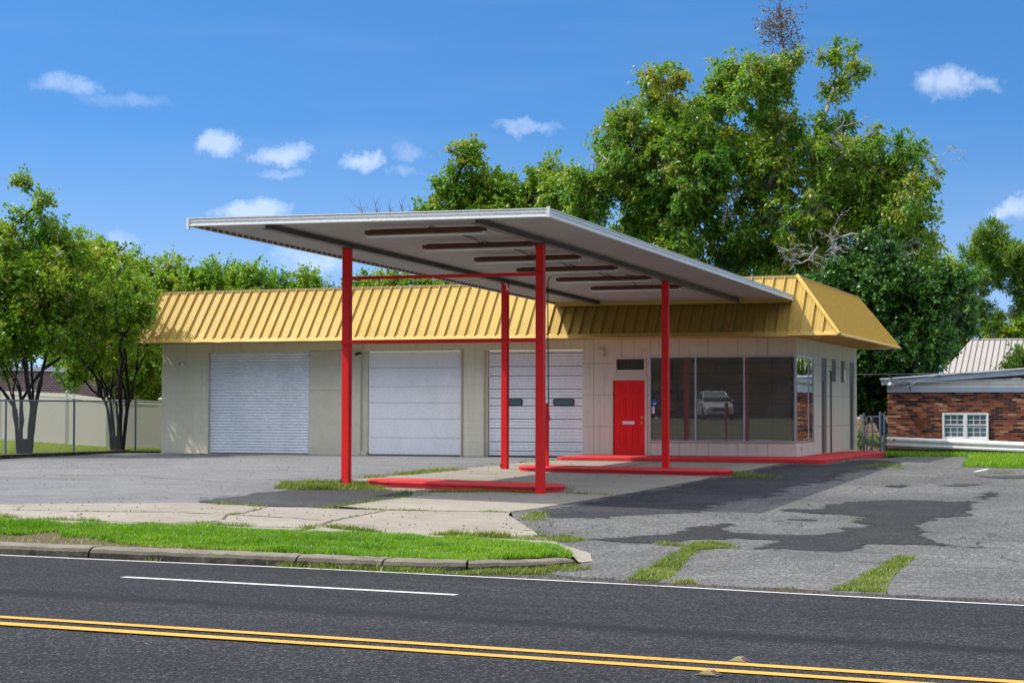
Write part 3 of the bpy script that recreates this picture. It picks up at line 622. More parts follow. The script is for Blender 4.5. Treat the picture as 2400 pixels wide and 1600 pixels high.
for y in np.arange(-E_+.12, YB-.05, .1):
    tmax = .985 if y > .0 else .97*(y+E_)/(E_-.012)
    if tmax > .12: rib(sd(y, .055), sd(y, tmax), ns, Y1, .026 if k % 3 == 0 else .014, .07 if k % 3 == 0 else .007)
    k += 1
roof = mb.build('mansard_roof', M['yellow'], st)
mb = MB(); mb.tube([hipe+(nf+ns)*.02, hipr+(nf+ns)*.02], .06, 6); mb.build('hip_cap', M['yellow_trim'], roof)
mb = MB()
def band(mb, pts, n, h=.075, out=.03):                               # eave trim, dented here and there
    for a, b in zip(pts[:-1], pts[1:]):
        mb.hexa([a[0], b[0], b[0]+n*out, a[0]+n*out], [a[1], b[1], b[1]+n*out, a[1]+n*out])
ex = np.linspace(XE, E_, 70); tr = []
for i, x in enumerate(ex):
    dz = rng.normal(0, .004)+(-.02 if 62 < i < 65 or 24 < i < 26 or 8 < i < 10 else 0)
    tr.append((fr(x, -.005)+Vector((0, -.0, dz)), fr(x, .066)))
band(mb, tr, nf)
band(mb, [(sd(y, -.005)+Vector((0, 0, rng.normal(0, .004))), sd(y, .05)) for y in np.linspace(-E_-.02, YB+.02, 24)], ns, .06)
mb.build('fascia', M['yellow_trim'], roof)
mb = MB(); mb.box(XE+.01, E_-.04, -E_+.05, -.03, ZE+.012, ZE+.026); mb.box(.003, E_-.05, -.029, YB-.05, ZE+.012, ZE+.026); mb.build('soffit', M['yellow_trim'], roof)
mb = MB(); mb.hexa([(XE, -.07, ZRX(XE)-.05), (.03, -.07, 4.84), (.03, .1, 4.84), (XE, .1, ZRX(XE)-.05)], [(XE, -.07, ZRX(XE)+.03), (.03, -.07, 4.915), (.03, .1, 4.915), (XE, .1, ZRX(XE)+.03)])
mb.hexa([(-.06, .101, 4.84), (.07, .101, 4.84), (.07, YB, 4.84), (-.06, YB, 4.84)], [(-.06, .101, 4.915), (.07, .101, 4.915), (.07, YB, 4.915), (-.06, YB, 4.915)])
mb.build('ridge_cap', M['ridge'], roof)
mb = MB(); mb.box(XE+.02, -.07, .11, YB-.02, 4.3, 4.4); mb.box(XE+.02, XE+.1, .11, YB-.02, 3.35, 4.3); mb.build('flat_roof', M['asph_mid'], roof)
# ---- garage doors
mb = MB(); pr = []; z = .02
while z < HT: pr += [(.10, z), (.078, z+.012), (.072, z+.035), (.08, z+.062), (.1, z+.074), (.108, z+.08)]; z += .0846
mb.sheet(pr, 'x', A1+.02, A2-.02); rd = mb.build('roller_door', M['roller'], st); tag(rd, 'bluish white slatted roller door')
mb = MB(); mb.box(A1+.015, A2-.015, .06, .12, -.02, .035); mb.build('bottom_bar', M['conduit'], rd)
for x in (A1, A2-.03): mb = MB(); mb.box(x, x+.03, .04, .12, -.02, HT-.002); mb.build('door_track', M['alu'], rd)
mb = MB(); zj = [0.03, .512, 1.054, 1.515, 1.975, 2.517, HT-.01]
for a, b in zip(zj[:-1], zj[1:]): mb.box(B1+.01, B2-.01, .095, .15, a+.004, b-.004)
pd = mb.build('panel_door', M['white_door'], st, bevel=.004); tag(pd, 'white six section flat panel garage door')
mb = MB(); mb.box(B1, B2, .10, .14, -.02, .026); mb.build('bottom_seal', M['black'], pd)
mb = MB(); mb.box(B1+.02, B2-.02, .151, .16, .03, HT-.02); mb.build('backing', M['trim'], pd)
for q in ((-9.598, -9.50, .02, .16), (-12.655, -12.475, .06, .2)): mb = MB(); mb.box(*q, -.1, HT-.004); mb.build('door_jamb', M['trim'], pd)
mb = MB(); mb.tube([(-9.55, -.02, -.05), (-9.55, -.02, HT+.02)], .035, 8); mb.build('guard_pipe', M['trim'], pd)
mb = MB(); mb.box(-12.64, -12.45, -.06, .05, -.1, .135); mb.build('kick_block', M['trim'], pd, bevel=.01)
mb = MB(); zz = [.03, .34, .60, 1.07, 1.40, 1.64, 2.10, 2.45, 2.84, HT-.01]
zz = [.03, .165, .42, .80, 1.06, 1.43, 1.64, 1.90, 2.27, 2.53, 2.90, HT-.01]
for a, b in zip(zz[:-1], zz[1:]):
    n = max(1, int(round((b-a)/.09))); h = (b-a)/n
    for i in range(n): mb.box(C1+.01, C2-.01, .085 if i % 2 == 0 else .093, .14, a+i*h+(.012 if i == 0 else .003), a+(i+1)*h-(.010 if i == n-1 else .003))
mb2 = MB(); mb2.box(C1+.012, C2-.012, .141, .16, .03, HT-.02)
rb = mb.build('ribbed_door', M['white_door'], st); tag(rb, 'white ribbed garage door with two small dark windows'); mb2.build('backing', M['galv'], rb)
def pane_ring(x0, x1, z0, z1, r, n=5):
    out = []
    for cx, cz, a0 in ((x1-r, z1-r, 0), (x0+r, z1-r, 90), (x0+r, z0+r, 180), (x1-r, z0+r, 270)):
        out += [(cx+r*math.cos(R(a0+90*i/n)), cz+r*math.sin(R(a0+90*i/n))) for i in range(n+1)]
    return out
for x0 in (-6.85, -8.37):
    mb = MB(); mb.extr(pane_ring(x0, x0+.62, 1.43, 1.625, .05), 'y', .068, .1); w = mb.build('door_window', M['black'], rb)
    mb = MB(); mb.extr(pane_ring(x0+.03, x0+.59, 1.455, 1.6, .035), 'y', .064, .067); mb.build('pane', M['car_glass'], w)
mb = MB(); mb.box(C1, C2, .09, .15, -.02, .028); mb.build('bottom_seal', M['black'], rb)
mb = MB(); mb.box(-8.832, -8.772, .02, .16, -.1, HT-.004); mb.build('door_jamb', M['trim'], rb)
mb = MB(); mb.tube([(-8.87, -.025, -.05), (-8.87, -.025, HT+.02)], .03, 8); mb.build('guard_pipe', M['trim'], rb)
mb = MB(); mb.box(-14.30, -12.67, -.03, -.001, .0, 1.866); mb.box(-14.30, -12.67, -.03, -.001, 1.874, HT+.01); mb.build('infill_panel', M['trim'], st)
mb = MB(); mb.box(-17.75, -17.62, -.05, -.001, -.1, .0); mb.box(-17.9, -14.2, -.35, -.002, -.12, .012); mb.build('door_sill', M['pad'], st)
# ---- office door
mb = MB(); mb.box(-5.07, -4.182, -.005, .045, .1, 2.124)
PN = [(-4.915, -4.725, 1.79, 1.985), (-4.55, -4.36, 1.79, 1.985), (-4.915, -4.725, 1.085, 1.625), (-4.55, -4.36, 1.085, 1.625), (-4.915, -4.725, .385, .875), (-4.55, -4.36, .385, .875)]
for a, b, c, d in PN:                                              # raised moulding and sunk field round each panel
    for q in ((a, b, d-.022, d), (a, b, c, c+.022), (a, a+.022, c+.022, d-.022), (b-.022, b, c+.022, d-.022)): mb.box(q[0], q[1], -.017, -.0051, q[2], q[3])
    mb.box(a+.05, b-.05, -.013, -.0051, c+.05, d-.05)
dr = mb.build('entry_door', M['red_door'], st, bevel=.003); tag(dr, 'bright red six panel door')
for z in (.97, 1.11):
    mb = MB(); mb.disc((-4.26, -.005, z), .036, 'y', -.012, 14); mb.disc((-4.26, -.017, z), .028 if z < 1 else .02, 'y', -.045 if z < 1 else -.012, 14); mb.build('door_knob' if z < 1 else 'deadbolt', M['gold'], dr, smooth=False)
mb = MB(); mb.box(-4.81, -4.47, -.022, -.0055, .925, 1.015); mb.build('mail_slot', M['whiteplast'], dr, bevel=.006)
for z in (1.72, 1.0, .33): mb = MB(); mb.box(-5.082, -5.06, -.02, -.0055, z, z+.1); mb.build('hinge', M['conduit'], dr)
mb = MB(); mb.box(-5.135, -5.078, -.045, .04, .09, 2.20); mb.box(-4.174, -4.10, -.045, .04, .09, 2.20); mb.box(-5.135, -4.10, -.0455, .0405, 2.1325, 2.235); mb.build('door_frame', M['trim'], dr)
mb = MB(); [mb.box(*q) for q in ((-5.07, -4.13, -.05, .03, 2.712, 2.76), (-5.07, -4.13, -.06, .03, 2.25, 2.31), (-5.07, -4.98, -.05, .03, 2.31, 2.712), (-4.19, -4.13, -.05, .03, 2.31, 2.712), (-4.98, -4.19, -.035, .03, 2.31, 2.42))]
tw = mb.build('transom_window', M['trim'], st)
mb = MB(); mb.add([(-4.98, .0, 2.42), (-4.19, .0, 2.42), (-4.19, .0, 2.712), (-4.98, .0, 2.712)], [(0, 1, 2, 3)]); mb.build('pane', M['glass_dark'], tw)
mb = MB(); mb.box(-4.975, -4.19, .05, .06, 2.42, 2.712); mb.build('blind', M['olive'], tw)
mb = MB(); mb.box(-5.51, -5.32, -.13, -.03, 2.79, 2.985); mb.build('junction_box', M['trim'], st, bevel=.008)
for x in (-14.6, .6): mb = MB(); mb.box(x, x+.16, -.9, -.75, 3.195, 3.258); mb.build('soffit_vent', M['trim'], st)
# ---- shop window
mb = MB(); mb.box(-4.048, -.064, -.05, .06, 2.742, 2.79); mb.box(-4.06, -.064, -.06, .06, .455, .495)
for x in (-4.03, -2.755, -1.415): mb.box(x-.025, x+.025, -.03, .05, .495, 2.742)
mb.box(-.064, .006, -.034, .03, .47, 2.785); mb.box(-.03, .008, .031, 2.52, 2.742, 2.79); mb.box(-.03, .012, .031, 2.52, .45, .495); mb.box(-.03, .004, 1.735, 1.775, .495, 2.742); mb.box(-.03, .008, 2.46, 2.52, .495, 2.742)
sw = mb.build('shop_window', M['alu'], st)
mb = MB(); mb.box(-.17, -.066, .04, .06, .496, 2.741); mb.build('jamb_strip', M['black'], sw)
for a, b in ((-4.005, -2.78), (-2.73, -1.44), (-1.39, -.066)):
    mb = MB(); mb.add([(a, .016, .495), (b, .016, .495), (b, .0065, 2.742), (a, .0065, 2.742)], [(0, 1, 2, 3)]); mb.build('pane', M['glass_front'], sw)
for a, b in ((.032, 1.734), (1.776, 2.459)):
    mb = MB(); mb.add([(-.012, a, .495), (-.012, b, .495), (-.012, b, 2.742), (-.012, a, 2.742)], [(0, 1, 2, 3)]); mb.build('pane', M['glass_side'], sw)
mb = MB(); mb.disc((-3.91, -.002, 1.53), .075, 'y', .006, 20); mb.build('sticker', M['blue'], sw)
for a, b, c, d in ((-3.95, -3.87, 1.47, 1.51), (-3.985, -3.90, 1.22, 1.42), (-3.90, -3.82, 1.085, 1.115)): mb = MB(); mb.box(a, b, -.0025, .003, c, d); mb.build('sticker', M['paper'], sw)
mb = MB(); mb.box(-3.985, -3.93, -.0025, .003, 1.10, 1.17); mb.build('sticker', M['rust'], sw)
# ---- side wall: two recessed doors, two small windows, conduit, outlet
for y0 in (3.71, 8.63):
    mb = MB(); mb.box(-.09, -.035, y0+.003, y0+.847, .1, 2.16); mb.box(-.08, -.03, y0+.003, y0+.847, 2.24, 2.807); mb.box(-.10, -.01, y0+.004, y0+.846, 2.165, 2.235)
    d = mb.build('side_door', M['olive'], st); mb = MB(); mb.box(-.0345, -.012, y0+.38, y0+.42, .1, 2.16); mb.build('door_post', M['olive'], d)
for y0 in (5.39, 7.0):
    mb = MB(); mb.box(-.06, -.018, y0+.002, y0+.778, 2.162, 2.818); mb.box(-.018, -.006, y0+.36, y0+.41, 2.163, 2.817); mb.build('vent_window', M['olive'], st)
mb = MB(); mb.tube([(.03, 5.12, .09), (.03, 5.12, 2.42), (.025, 5.0, 2.46)], .022, 8); mb.build('conduit_pipe', M['conduit'], st)
mb = MB(); mb.box(.001, .02, .55, .62, .22, .34); mb.build('outlet_box', M['alu'], st)
# cameras on the wall
c1 = thing('security_camera', 'white round dome camera with dark lens on the wall beside the slatted roller door', 'camera', (-18.52, 0, 2.66))
mb = MB(); mb.tube([(-18.48, -.002, 2.66), (-18.48, -.05, 2.66), (-18.50, -.09, 2.66), (-18.52, -.11, 2.66)], [.07, .07, .06, .045], 16); mb.build('housing', M['whiteplast'], c1, smooth=True)
mb = MB(); mb.tube([(-18.525, -.1, 2.66), (-18.53, -.125, 2.66)], [.04, .03], 14); mb.build('lens', M['black'], c1)
c2 = thing('security_camera', 'small bullet camera on a bracket above the flat white garage door', 'camera', (-12.66, 0, 3.0))
mb = MB(); mb.tube([(-12.60, -.01, 3.12), (-12.68, -.1, 2.97)], .012, 6); mb.disc((-12.60, -.001, 3.12), .03, 'y', -.015, 10); mb.build('bracket', M['trim'], c2)
mb = MB(); mb.tube([(-12.64, -.07, 2.94), (-12.76, -.2, 2.90)], [.035, .04], 10); mb.build('housing', M['black'], c2)

# ------------------------------------------------------------------ canopy
CLX, CRX, CFY = -6.568, .035, -21.03
def tilt(p): x, y, z = p; return (x, y, z+.219*(-.882-y)/20.15+.047*(-x/6.6)*max(0, (-.882-y)/20.15))
cn = thing('fuel_canopy', 'flat white canopy on four red posts over the old pump islands', 'canopy', (-3.26, -12.9, 0))
mb = MB(); pr = []; y = CFY+.06
while y < -.55: pr += [(y, 4.258), (y+.085, 4.258), (y+.095, 4.322), (y+.155, 4.322), (y+.165, 4.258)]; y += .17
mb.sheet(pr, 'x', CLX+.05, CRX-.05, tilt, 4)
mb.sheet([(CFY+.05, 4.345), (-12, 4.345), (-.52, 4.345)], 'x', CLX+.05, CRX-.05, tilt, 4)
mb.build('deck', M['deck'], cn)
FP = [(.05, 0), (.0, 0), (-.004, .012), (.0, .036), (.016, .042), (.018, .074), (.002, .08), (.0, .108), (.014, .113), (.014, .126), (-.006, .132), (-.006, .147), (.05, .147)]
mb = MB(); mb.extr([(CFY+u, 4.21+w) for u, w in FP], 'x', CLX, CRX, tilt)
for sgn, x0 in ((1, CLX), (-1, CRX)):
    ys = np.linspace(CFY+.051, -.5, 24)
    for a, b in zip(ys[:-1], ys[1:]): mb.extr([(x0+sgn*u, 4.21+w) for u, w in FP], 'y', a, b, tilt, caps=False)
for x in (CLX-.004, CRX-.046): mb.add(*(lambda m: (m.v, m.f))(MB().box(x, x+.05, CFY-.012, CFY+.04, 4.205+.22, 4.362+.24)))
mb.build('fascia', M['canopy_white'], cn)
mb = MB(); mb.box(CLX+.06, CRX-.06, -.82, -.72, 4.15, 4.26); mb.build('wall_angle', M['yellow_trim'], cn)
mb = MB(); y = CFY+.1
while y < -.8: mb.extr([(CLX+.051, 4.213), (CLX+.075, 4.213), (CLX+.075, 4.262), (CLX+.051, 4.262)], 'y', y, y+.12, tilt); y += .24
mb.build('closure_strip', M['beam'], cn)
PX = (-5.177, -1.333); PY = (-17.405, -8.567)
for x in PX:
    mb = MB(); ZB = 4.156
    for a, b, c, d in ((x-.075, x+.075, ZB, ZB+.012), (x-.01, x+.01, ZB+.012, ZB+.15), (x-.075, x+.075, ZB+.15, ZB+.16)):
        mb.extr([(a, c), (b, c), (b, d), (a, d)], 'y', -20.78, -1.0, tilt)
    bmn = mb.build('beam', M['beam'], cn)
    mb = MB()
    for yy in (-12.4, -4.6): 
        for dy in (-.22, -.1, .1, .22):
            for dz in (.045, .09): q = tilt((x+.011, yy+dy, ZB+dz)); mb.disc(q, .014, 'x', .008, 8)
    mb.build('splice_bolts', M['black'], bmn)
for i, x in enumerate(PX):
    for j, y in enumerate(PY):
        zt = tilt((x, y, 4.156))[2]; zb = float(groundz(x, y))-.06
        if i == 1 and j == 1: zb = -.02
        mb = MB(); mb.box(x-.075, x+.075, y-.075, y+.075, zb, zt-.014); p = mb.build('post', M['red'], cn, bevel=.008)
        mb = MB(); mb.box(x-.105, x+.105, y-.1, y+.1, zt-.013, zt-.001); mb.build('cap_plate', M['conduit'], p)
        if i == 0:
            mb = MB(); q = groundz(x, y); mb.box(x-.1, x-.06, y-.082, y-.0755, q+.08, q+.1); mb.box(x-.085, x-.07, y-.085, y-.0755, q+.05, q+.14); mb.build('rust_scab', M['rust'], p)
for a, z0, z1 in ((-5.25, 2.548, 2.622), (-5.18, 3.75, 3.812)): mb = MB(); mb.box(a, -1.31, -17.515, -17.482, z0, z1); mb.build('sign_rail', M['red'], cn)
mb = MB(); mb.tube([(-5.08, -8.62, 4.1), (-5.08, -8.7, 4.1), (-5.08, -8.72, 4.2), (-5.12, -8.72, 4.24)], .022, 8); mb.build('drain_elbow', M['whiteplast'], cn)
LY = (-20.1, -17.48, -14.77, -12.23, -9.55, -6.88)
mb = MB()
for a, b in zip(LY[:-1], LY[1:]):
    za = 4.10+.0109*(-.9-a); mb.tube([(-2.55, a+.1, za+.07), (-2.5, a+.25, za+.15), (-2.5, b-.3, za+.13), (-2.45, b, za+.06)], .012, 6)
mb.tube([(-1.9, -9.9, 4.3), (-1.6, -9.5, 4.27), (-1.3, -9.5, 4.27)], .012, 6)
mb.build('conduit_run', M['conduit'], cn)
def light():
    t = thing('strip_light', 'rusty brown fluorescent strip light', 'lamp', (0, 0, 0), 'fluorescent strip lights under the canopy')
    mb = MB(); mb.box(-1.1, 1.1, -.06, .06, -.01, .06); mb.box(-1.02, 1.02, -.035, .035, .06, .075); mb.build('housing', M['rust'], t, bevel=.006)
    mb = MB(); mb.tube([(-1.06, -.02, -.04), (1.06, -.02, -.04)], .026, 8); mb.build('tube', M['tube'], t, smooth=True)
    for x in (-1.09, 1.055):
        mb = MB(); mb.box(x, x+.035, -.045, .03, -.06, -.0105); mb.build('end_cap', M['whiteplast'], t)
    return t
l0 = light()
LABL = ['strip light nearest the road edge of the canopy, whole rusty housing in view', 'rusty strip light second from the road, its right end behind the front right red post', 'rusty strip light third from the road under the canopy deck',
        'rusty strip light fourth from the road, its left end behind the upper red rail', 'rusty strip light fifth from the road, bent conduit at its right end', 'strip light nearest the yellow mansard roof, crossed by the rear right red post']
for i, y in enumerate(LY):
    l = l0 if i == 0 else copy_tree(l0)
    l.location = (-2.5, y, 4.125+.0109*(-.9-y)); l['label'] = LABL[i]
# ------------------------------------------------------------------ pump islands, hose stand
def stadium(x0, x1, y0, y1, grow=0.0, n=9):
    r = (y1-y0)/2+grow; cy = (y0+y1)/2; e = min(r, .55); out = []
    for cx, a0 in ((x1-e, -90), (x0+e, 90)):
        out += [(cx+(e+grow)*math.cos(R(a0+180*i/n)), cy+r*math.sin(R(a0+180*i/n))) for i in range(n+1)]
    return out
def island(x0, x1, y0, y1, h, label):
    t = thing('pump_island', label, 'kerb island', ((x0+x1)/2, (y0+y1)/2, 0), 'red pump islands')
    f = lambda p: (p[0], p[1], p[2]+float(groundz(p[0], p[1])))
    mb = MB(); mb.extr(stadium(x0, x1, y0, y1), 'z', -.05, h-.045, f); mb.build('base', M['red_conc'], t)
    mb = MB(); mb.extr(stadium(x0, x1, y0, y1, .022), 'z', h-.0445, h, f); mb.build('cap', M['red_conc'], t, bevel=.014)
island(-5.0, -1.15, -17.3, -16.0, .125, 'long red concrete island with rounded ends behind the two front posts')
island(-4.65, .27, -9.62, -8.25, .115, 'long red concrete island carrying the hose stand and the rear right post')
hs = thing('hose_stand', 'thin red post with a tall black hose pole and a red pump handle', 'hose stand', (-4.0, -9.0, 0))
mb = MB(); mb.box(-4.035, -3.965, -9.035, -8.965, .0, 1.46); mb.box(-4.045, -3.955, -9.045, -8.955, 1.4605, 1.475); mb.build('post', M['red'], hs, bevel=.006)
mb = MB(); mb.tube([(-3.96, -9.05, 1.1), (-3.955, -9.05, 1.5), (-3.98, -9.02, 3.0), (-3.99, -9.0, 4.15), (-3.985, -9.0, 4.27), (-3.955, -9.0, 4.34), (-3.91, -9.0, 4.36)], .014, 8); mb.build('pole', M['black'], hs)
mb = MB(); mb.tube([(-3.955, -9.05, 1.4), (-3.94, -9.07, 1.25), (-3.925, -9.08, 1.12)], .014, 6); mb.box(-3.96, -3.90, -9.11, -9.05, 1.08, 1.14); mb.build('handle', M['red'], hs)

# ------------------------------------------------------------------ vegetation helpers
def quads_mesh(name, V, nper, mat, parent=None, tone=None, faces=None):
    """V: (N, nper, 3) corner points; every row is one leaf or blade; faces: index tuples within a row"""
    N = len(V); off = Vector((0, 0, 0)); p = parent
    while p is not None: off += Vector(p.location); p = p.parent
    me = bpy.data.meshes.new(name); P = (V.reshape(-1, 3)-np.array(off)).astype(np.float32)
    me.vertices.add(len(P)); me.vertices.foreach_set('co', P.ravel())
    faces = faces or [tuple(range(nper))]; base = (np.arange(N)*nper)[:, None]
    idx = np.concatenate([base+np.array(f)[None, :] for f in faces], axis=1).ravel() if len(faces) > 1 else (base+np.array(faces[0])[None, :]).ravel()
    sizes = np.tile([len(f) for f in faces], N)
    me.loops.add(len(idx)); me.loops.foreach_set('vertex_index', idx.astype(np.int32))
    me.polygons.add(len(sizes)); st_ = np.concatenate([[0], np.cumsum(sizes)[:-1]])
    me.polygons.foreach_set('loop_start', st_.astype(np.int32)); me.polygons.foreach_set('loop_total', sizes.astype(np.int32))
    me.update(calc_edges=True)
    if tone is not None:
        at = me.attributes.new('tone', 'FLOAT', 'POINT'); at.data.foreach_set('value', np.repeat(np.clip(tone, 0, 1), nper).astype(np.float32))
    me.materials.append(mat); o = bpy.data.objects.new(name, me); COL.objects.link(o)
    if parent is not None: o.parent = parent
    return o
def unit(a): return a/np.maximum(np.linalg.norm(a, axis=-1, keepdims=True), 1e-9)
def leaves(P, out, size, wid, droop, r):
    N = len(P); ax = unit(out*.7+r.normal(0, .75, (N, 3))+np.array([0, 0, -droop])); nr = unit(r.normal(0, .6, (N, 3))+np.array([0, 0, .9])+out*.4)
    sd_ = unit(np.cross(ax, nr)); nr = np.cross(sd_, ax); s = (size*r.uniform(.65, 1.3, N))[:, None]; w = s*wid
    return np.stack([P, P+ax*s*.45+sd_*w+nr*s*.06, P+ax*s-nr*s*.10, P+ax*s*.45-sd_*w+nr*s*.06], axis=1)
def curve(a, b, r, k=4, wob=.12, sag=0.0):
    a = np.array(a, float); b = np.array(b, float); L = np.linalg.norm(b-a); out = [a]
    for i in range(1, k): t = i/k; out.append(a+(b-a)*t+r.normal(0, wob*L/k, 3)+np.array([0, 0, sag*L*4*t*(1-t)]))
    return out+[b]
def tree(name, label, base, blobs, mat, bark, seed, trunk_r=.25, fork=2.0, stems=1, leaf=.18, wid=.27, ncl=26, nl=70, rc=.42, droop=.25, tone=.5, tvar=.13, group=None, patch=None, twig=True, cat='tree', shell=.45, dead=None, flowers=0, yspread=None):
    r = np.random.default_rng(seed); bx, by = base; gz = float(groundz(bx, by))-.05
    t = thing(name, label, cat, (bx, by, gz), group)
    # skeleton: every blob of the crown hangs on the nearest part of the limbs below it
    nodes = []; par = []
    def add(p, q): nodes.append(np.array(p, float)); par.append(q); return len(nodes)-1
    roots = []
    for s_ in range(stems):
        a = s_*2.4+r.uniform(0, .6); o = .05*stems**.5 if stems > 1 else 0
        k0 = add((bx+o*math.cos(a), by+o*math.sin(a), gz), -1)
        sp = (.28 if stems > 1 else .03)*fork
        k1 = add((bx+sp*math.cos(a)*r.uniform(.5, 1.1), by+sp*math.sin(a)*.7, gz+fork*r.uniform(.8, 1.15)), k0); roots.append(k1)
    order = sorted(range(len(blobs)), key=lambda i: np.linalg.norm(np.array(blobs[i][:3])-np.array([bx, by, gz+fork])))
    bl = []; free = list(roots) if stems > 1 else []
    for i in order:
        x, y, z, rad = blobs[i][:4]; c = np.array([x, y, z])
        best = min((k for k in range(len(nodes)) if par[k] >= 0), key=lambda k: np.linalg.norm(nodes[k]-c)+.6*max(0, nodes[k][2]-c[2])+.12*np.linalg.norm(nodes[k]-np.array([bx, by, gz+fork])))
        if free: best = min(free, key=lambda k: np.linalg.norm(nodes[k][:2]-c[:2])); free.remove(best)
        bl.append((add(c, best), blobs[i]))
    cnt = np.ones(len(nodes))
    for k in range(len(nodes)-1, -1, -1):
        if par[k] >= 0: cnt[par[k]] += cnt[k]
    mx = max(cnt); mb = MB(); rad_ = lambda k: max(.018, trunk_r*(cnt[k]/mx)**.5) if stems == 1 else max(.014, trunk_r*(cnt[k]/mx)**.45)
    if stems > 1: mb.tube([(bx, by, gz-.1), (bx, by, gz+.15), (bx+.02, by, gz+.55)], [.24, .20, .15], 9)
    for k in range(len(nodes)):
        if par[k] < 0: continue
        p = par[k]; ra = rad_(p) if par[p] >= 0 or stems > 1 else trunk_r*1.25; rb = rad_(k)
        pts = curve(nodes[p], nodes[k], r, 5, .09 if par[p] >= 0 else .04, .04)
        mb.tube(pts, [min(ra, rb*1.25)+(rb-min(ra, rb*1.25))*i/5 if par[p] >= 0 else ra+(rb-ra)*i/5 for i in range(6)], 7 if rb > .05 else 4)
    PS = []; OUT = []; TN = []; FL = []
    for k, b in bl:
        c0 = nodes[k]; R0 = b[3]; den = b[4] if len(b) > 4 else 1.0; bt = r.normal(0, .05)
        subs = [(c0, R0*.62)]
        for i in range(4+int(3*R0)):                                 # every bough ends in several smaller, uneven sprays
            d = unit(r.normal(0, 1, 3)); rs = R0*r.uniform(.26, .5); subs.append((c0+d*R0*r.uniform(.5, .95)*np.array([1, .95, .88]), rs))
        for c, R_ in subs:
            n = max(2, int(ncl*R_*R_*den*1.15)); d = unit(r.normal(0, 1, (n, 3))); rr = R_*(shell+(1-shell)*r.uniform(0, 1, n)**.6); cc = c+d*rr[:, None]; st_ = r.normal(0, .06)
            if twig and c is not c0: mb.tube(curve(c0, c, r, 3, .14), [.035*min(R0, 1.2), .025, .018, .010], 4, False)
            for q, dd in zip(cc, d):
                if q[2] < gz+.4: continue
                if twig and r.random() < .6: mb.tube(curve(c, q+dd*.15, r, 3, .16), [.016, .012, .008, .004], 3, False)
                m = int(nl*r.uniform(.4, 1.4)); kk = 5; td = unit(r.normal(0, .8, (kk, 3))+dd*.9+np.array([0, 0, -droop*.8])); tl = rc*r.uniform(.7, 1.9, kk); ii = r.integers(0, kk, m); tt = r.uniform(.1, 1, m)
                off = td[ii]*(tl[ii]*tt)[:, None]+r.normal(0, rc*.16, (m, 3)); off[:, 2] -= droop*.35*rc*tt**2; ct = tone+bt+st_+r.normal(0, tvar)
                if patch is not None: ct += patch(q, r)
                PS.append(q+off); OUT.append(td[ii]+r.normal(0, .3, (m, 3))); TN.append(ct+r.normal(0, .09, m))
                if flowers and r.random() < flowers: FL.append(q+dd*rc)
    mb.build('trunk', bark, t, smooth=True)
    P = np.concatenate(PS); quads_mesh('crown', leaves(P, np.concatenate(OUT), leaf, wid, droop, r), 4, mat, t, np.concatenate(TN))
    if FL:
        F = np.concatenate([f+r.normal(0, .045, (40, 3)) for f in FL]); quads_mesh('flowers', leaves(F, unit(r.normal(0, 1, F.shape)), .04, .5, 0, r), 4, M['flower'], t)
    if dead:                                                         # sparse dead sprays
        mb = MB(); DP = []; DO = []
        for x, y, z, R_ in dead:
            root = np.array([x+.1, y, z-R_*1.25]); top = np.array([x, y, z+R_*.8]); main = curve(root, top, r, 6, .1); mb.tube(main, [.05, .04, .03, .024, .018, .012, .006], 4)
            for i in range(80):
                a = main[r.integers(1, 6)]; e = a+unit(r.normal(0, 1, 3)*np.array([1, .7, .55])+np.array([0, 0, .35]))*R_*r.uniform(.45, 1.05); pts = curve(a, e, r, 4, .2); mb.tube(pts, [.018, .014, .010, .007, .004], 3, False)
                for p_ in pts[2:]: 
                    m = r.integers(2, 8); DP.append(p_+r.normal(0, .09, (m, 3))-np.array([0, 0, .05])); DO.append(unit(r.normal(0, 1, (m, 3))))
        mb.build('dead_branch', M['twig_dead'], t); D = np.concatenate(DP)
        quads_mesh('dead_foliage', leaves(D, np.concatenate(DO), .13, .22, .7, r), 4, M['leaf_dead'], t, r.uniform(0, 1, len(D)))
    return t
def crooked(mb, a, d, L, r, rad=.05, depth=0):
    p = np.array(a, float); d = unit(np.array(d, float)); pts = [p]; n = 7
    for i in range(n):
        d = unit(d+r.normal(0, .38, 3)*np.array([1, .5, 1])); p = p+d*L/n; pts.append(p)
        if depth < 3 and i > 0 and r.random() < .75: crooked(mb, p, unit(d+r.normal(0, .8, 3)), L*r.uniform(.35, .6), r, rad*(1-i/n)*.6+.006, depth+1)
    mb.tube(pts, [rad*(1-.85*i/n)+.004 for i in range(n+1)], 5 if rad > .03 else 3, False)
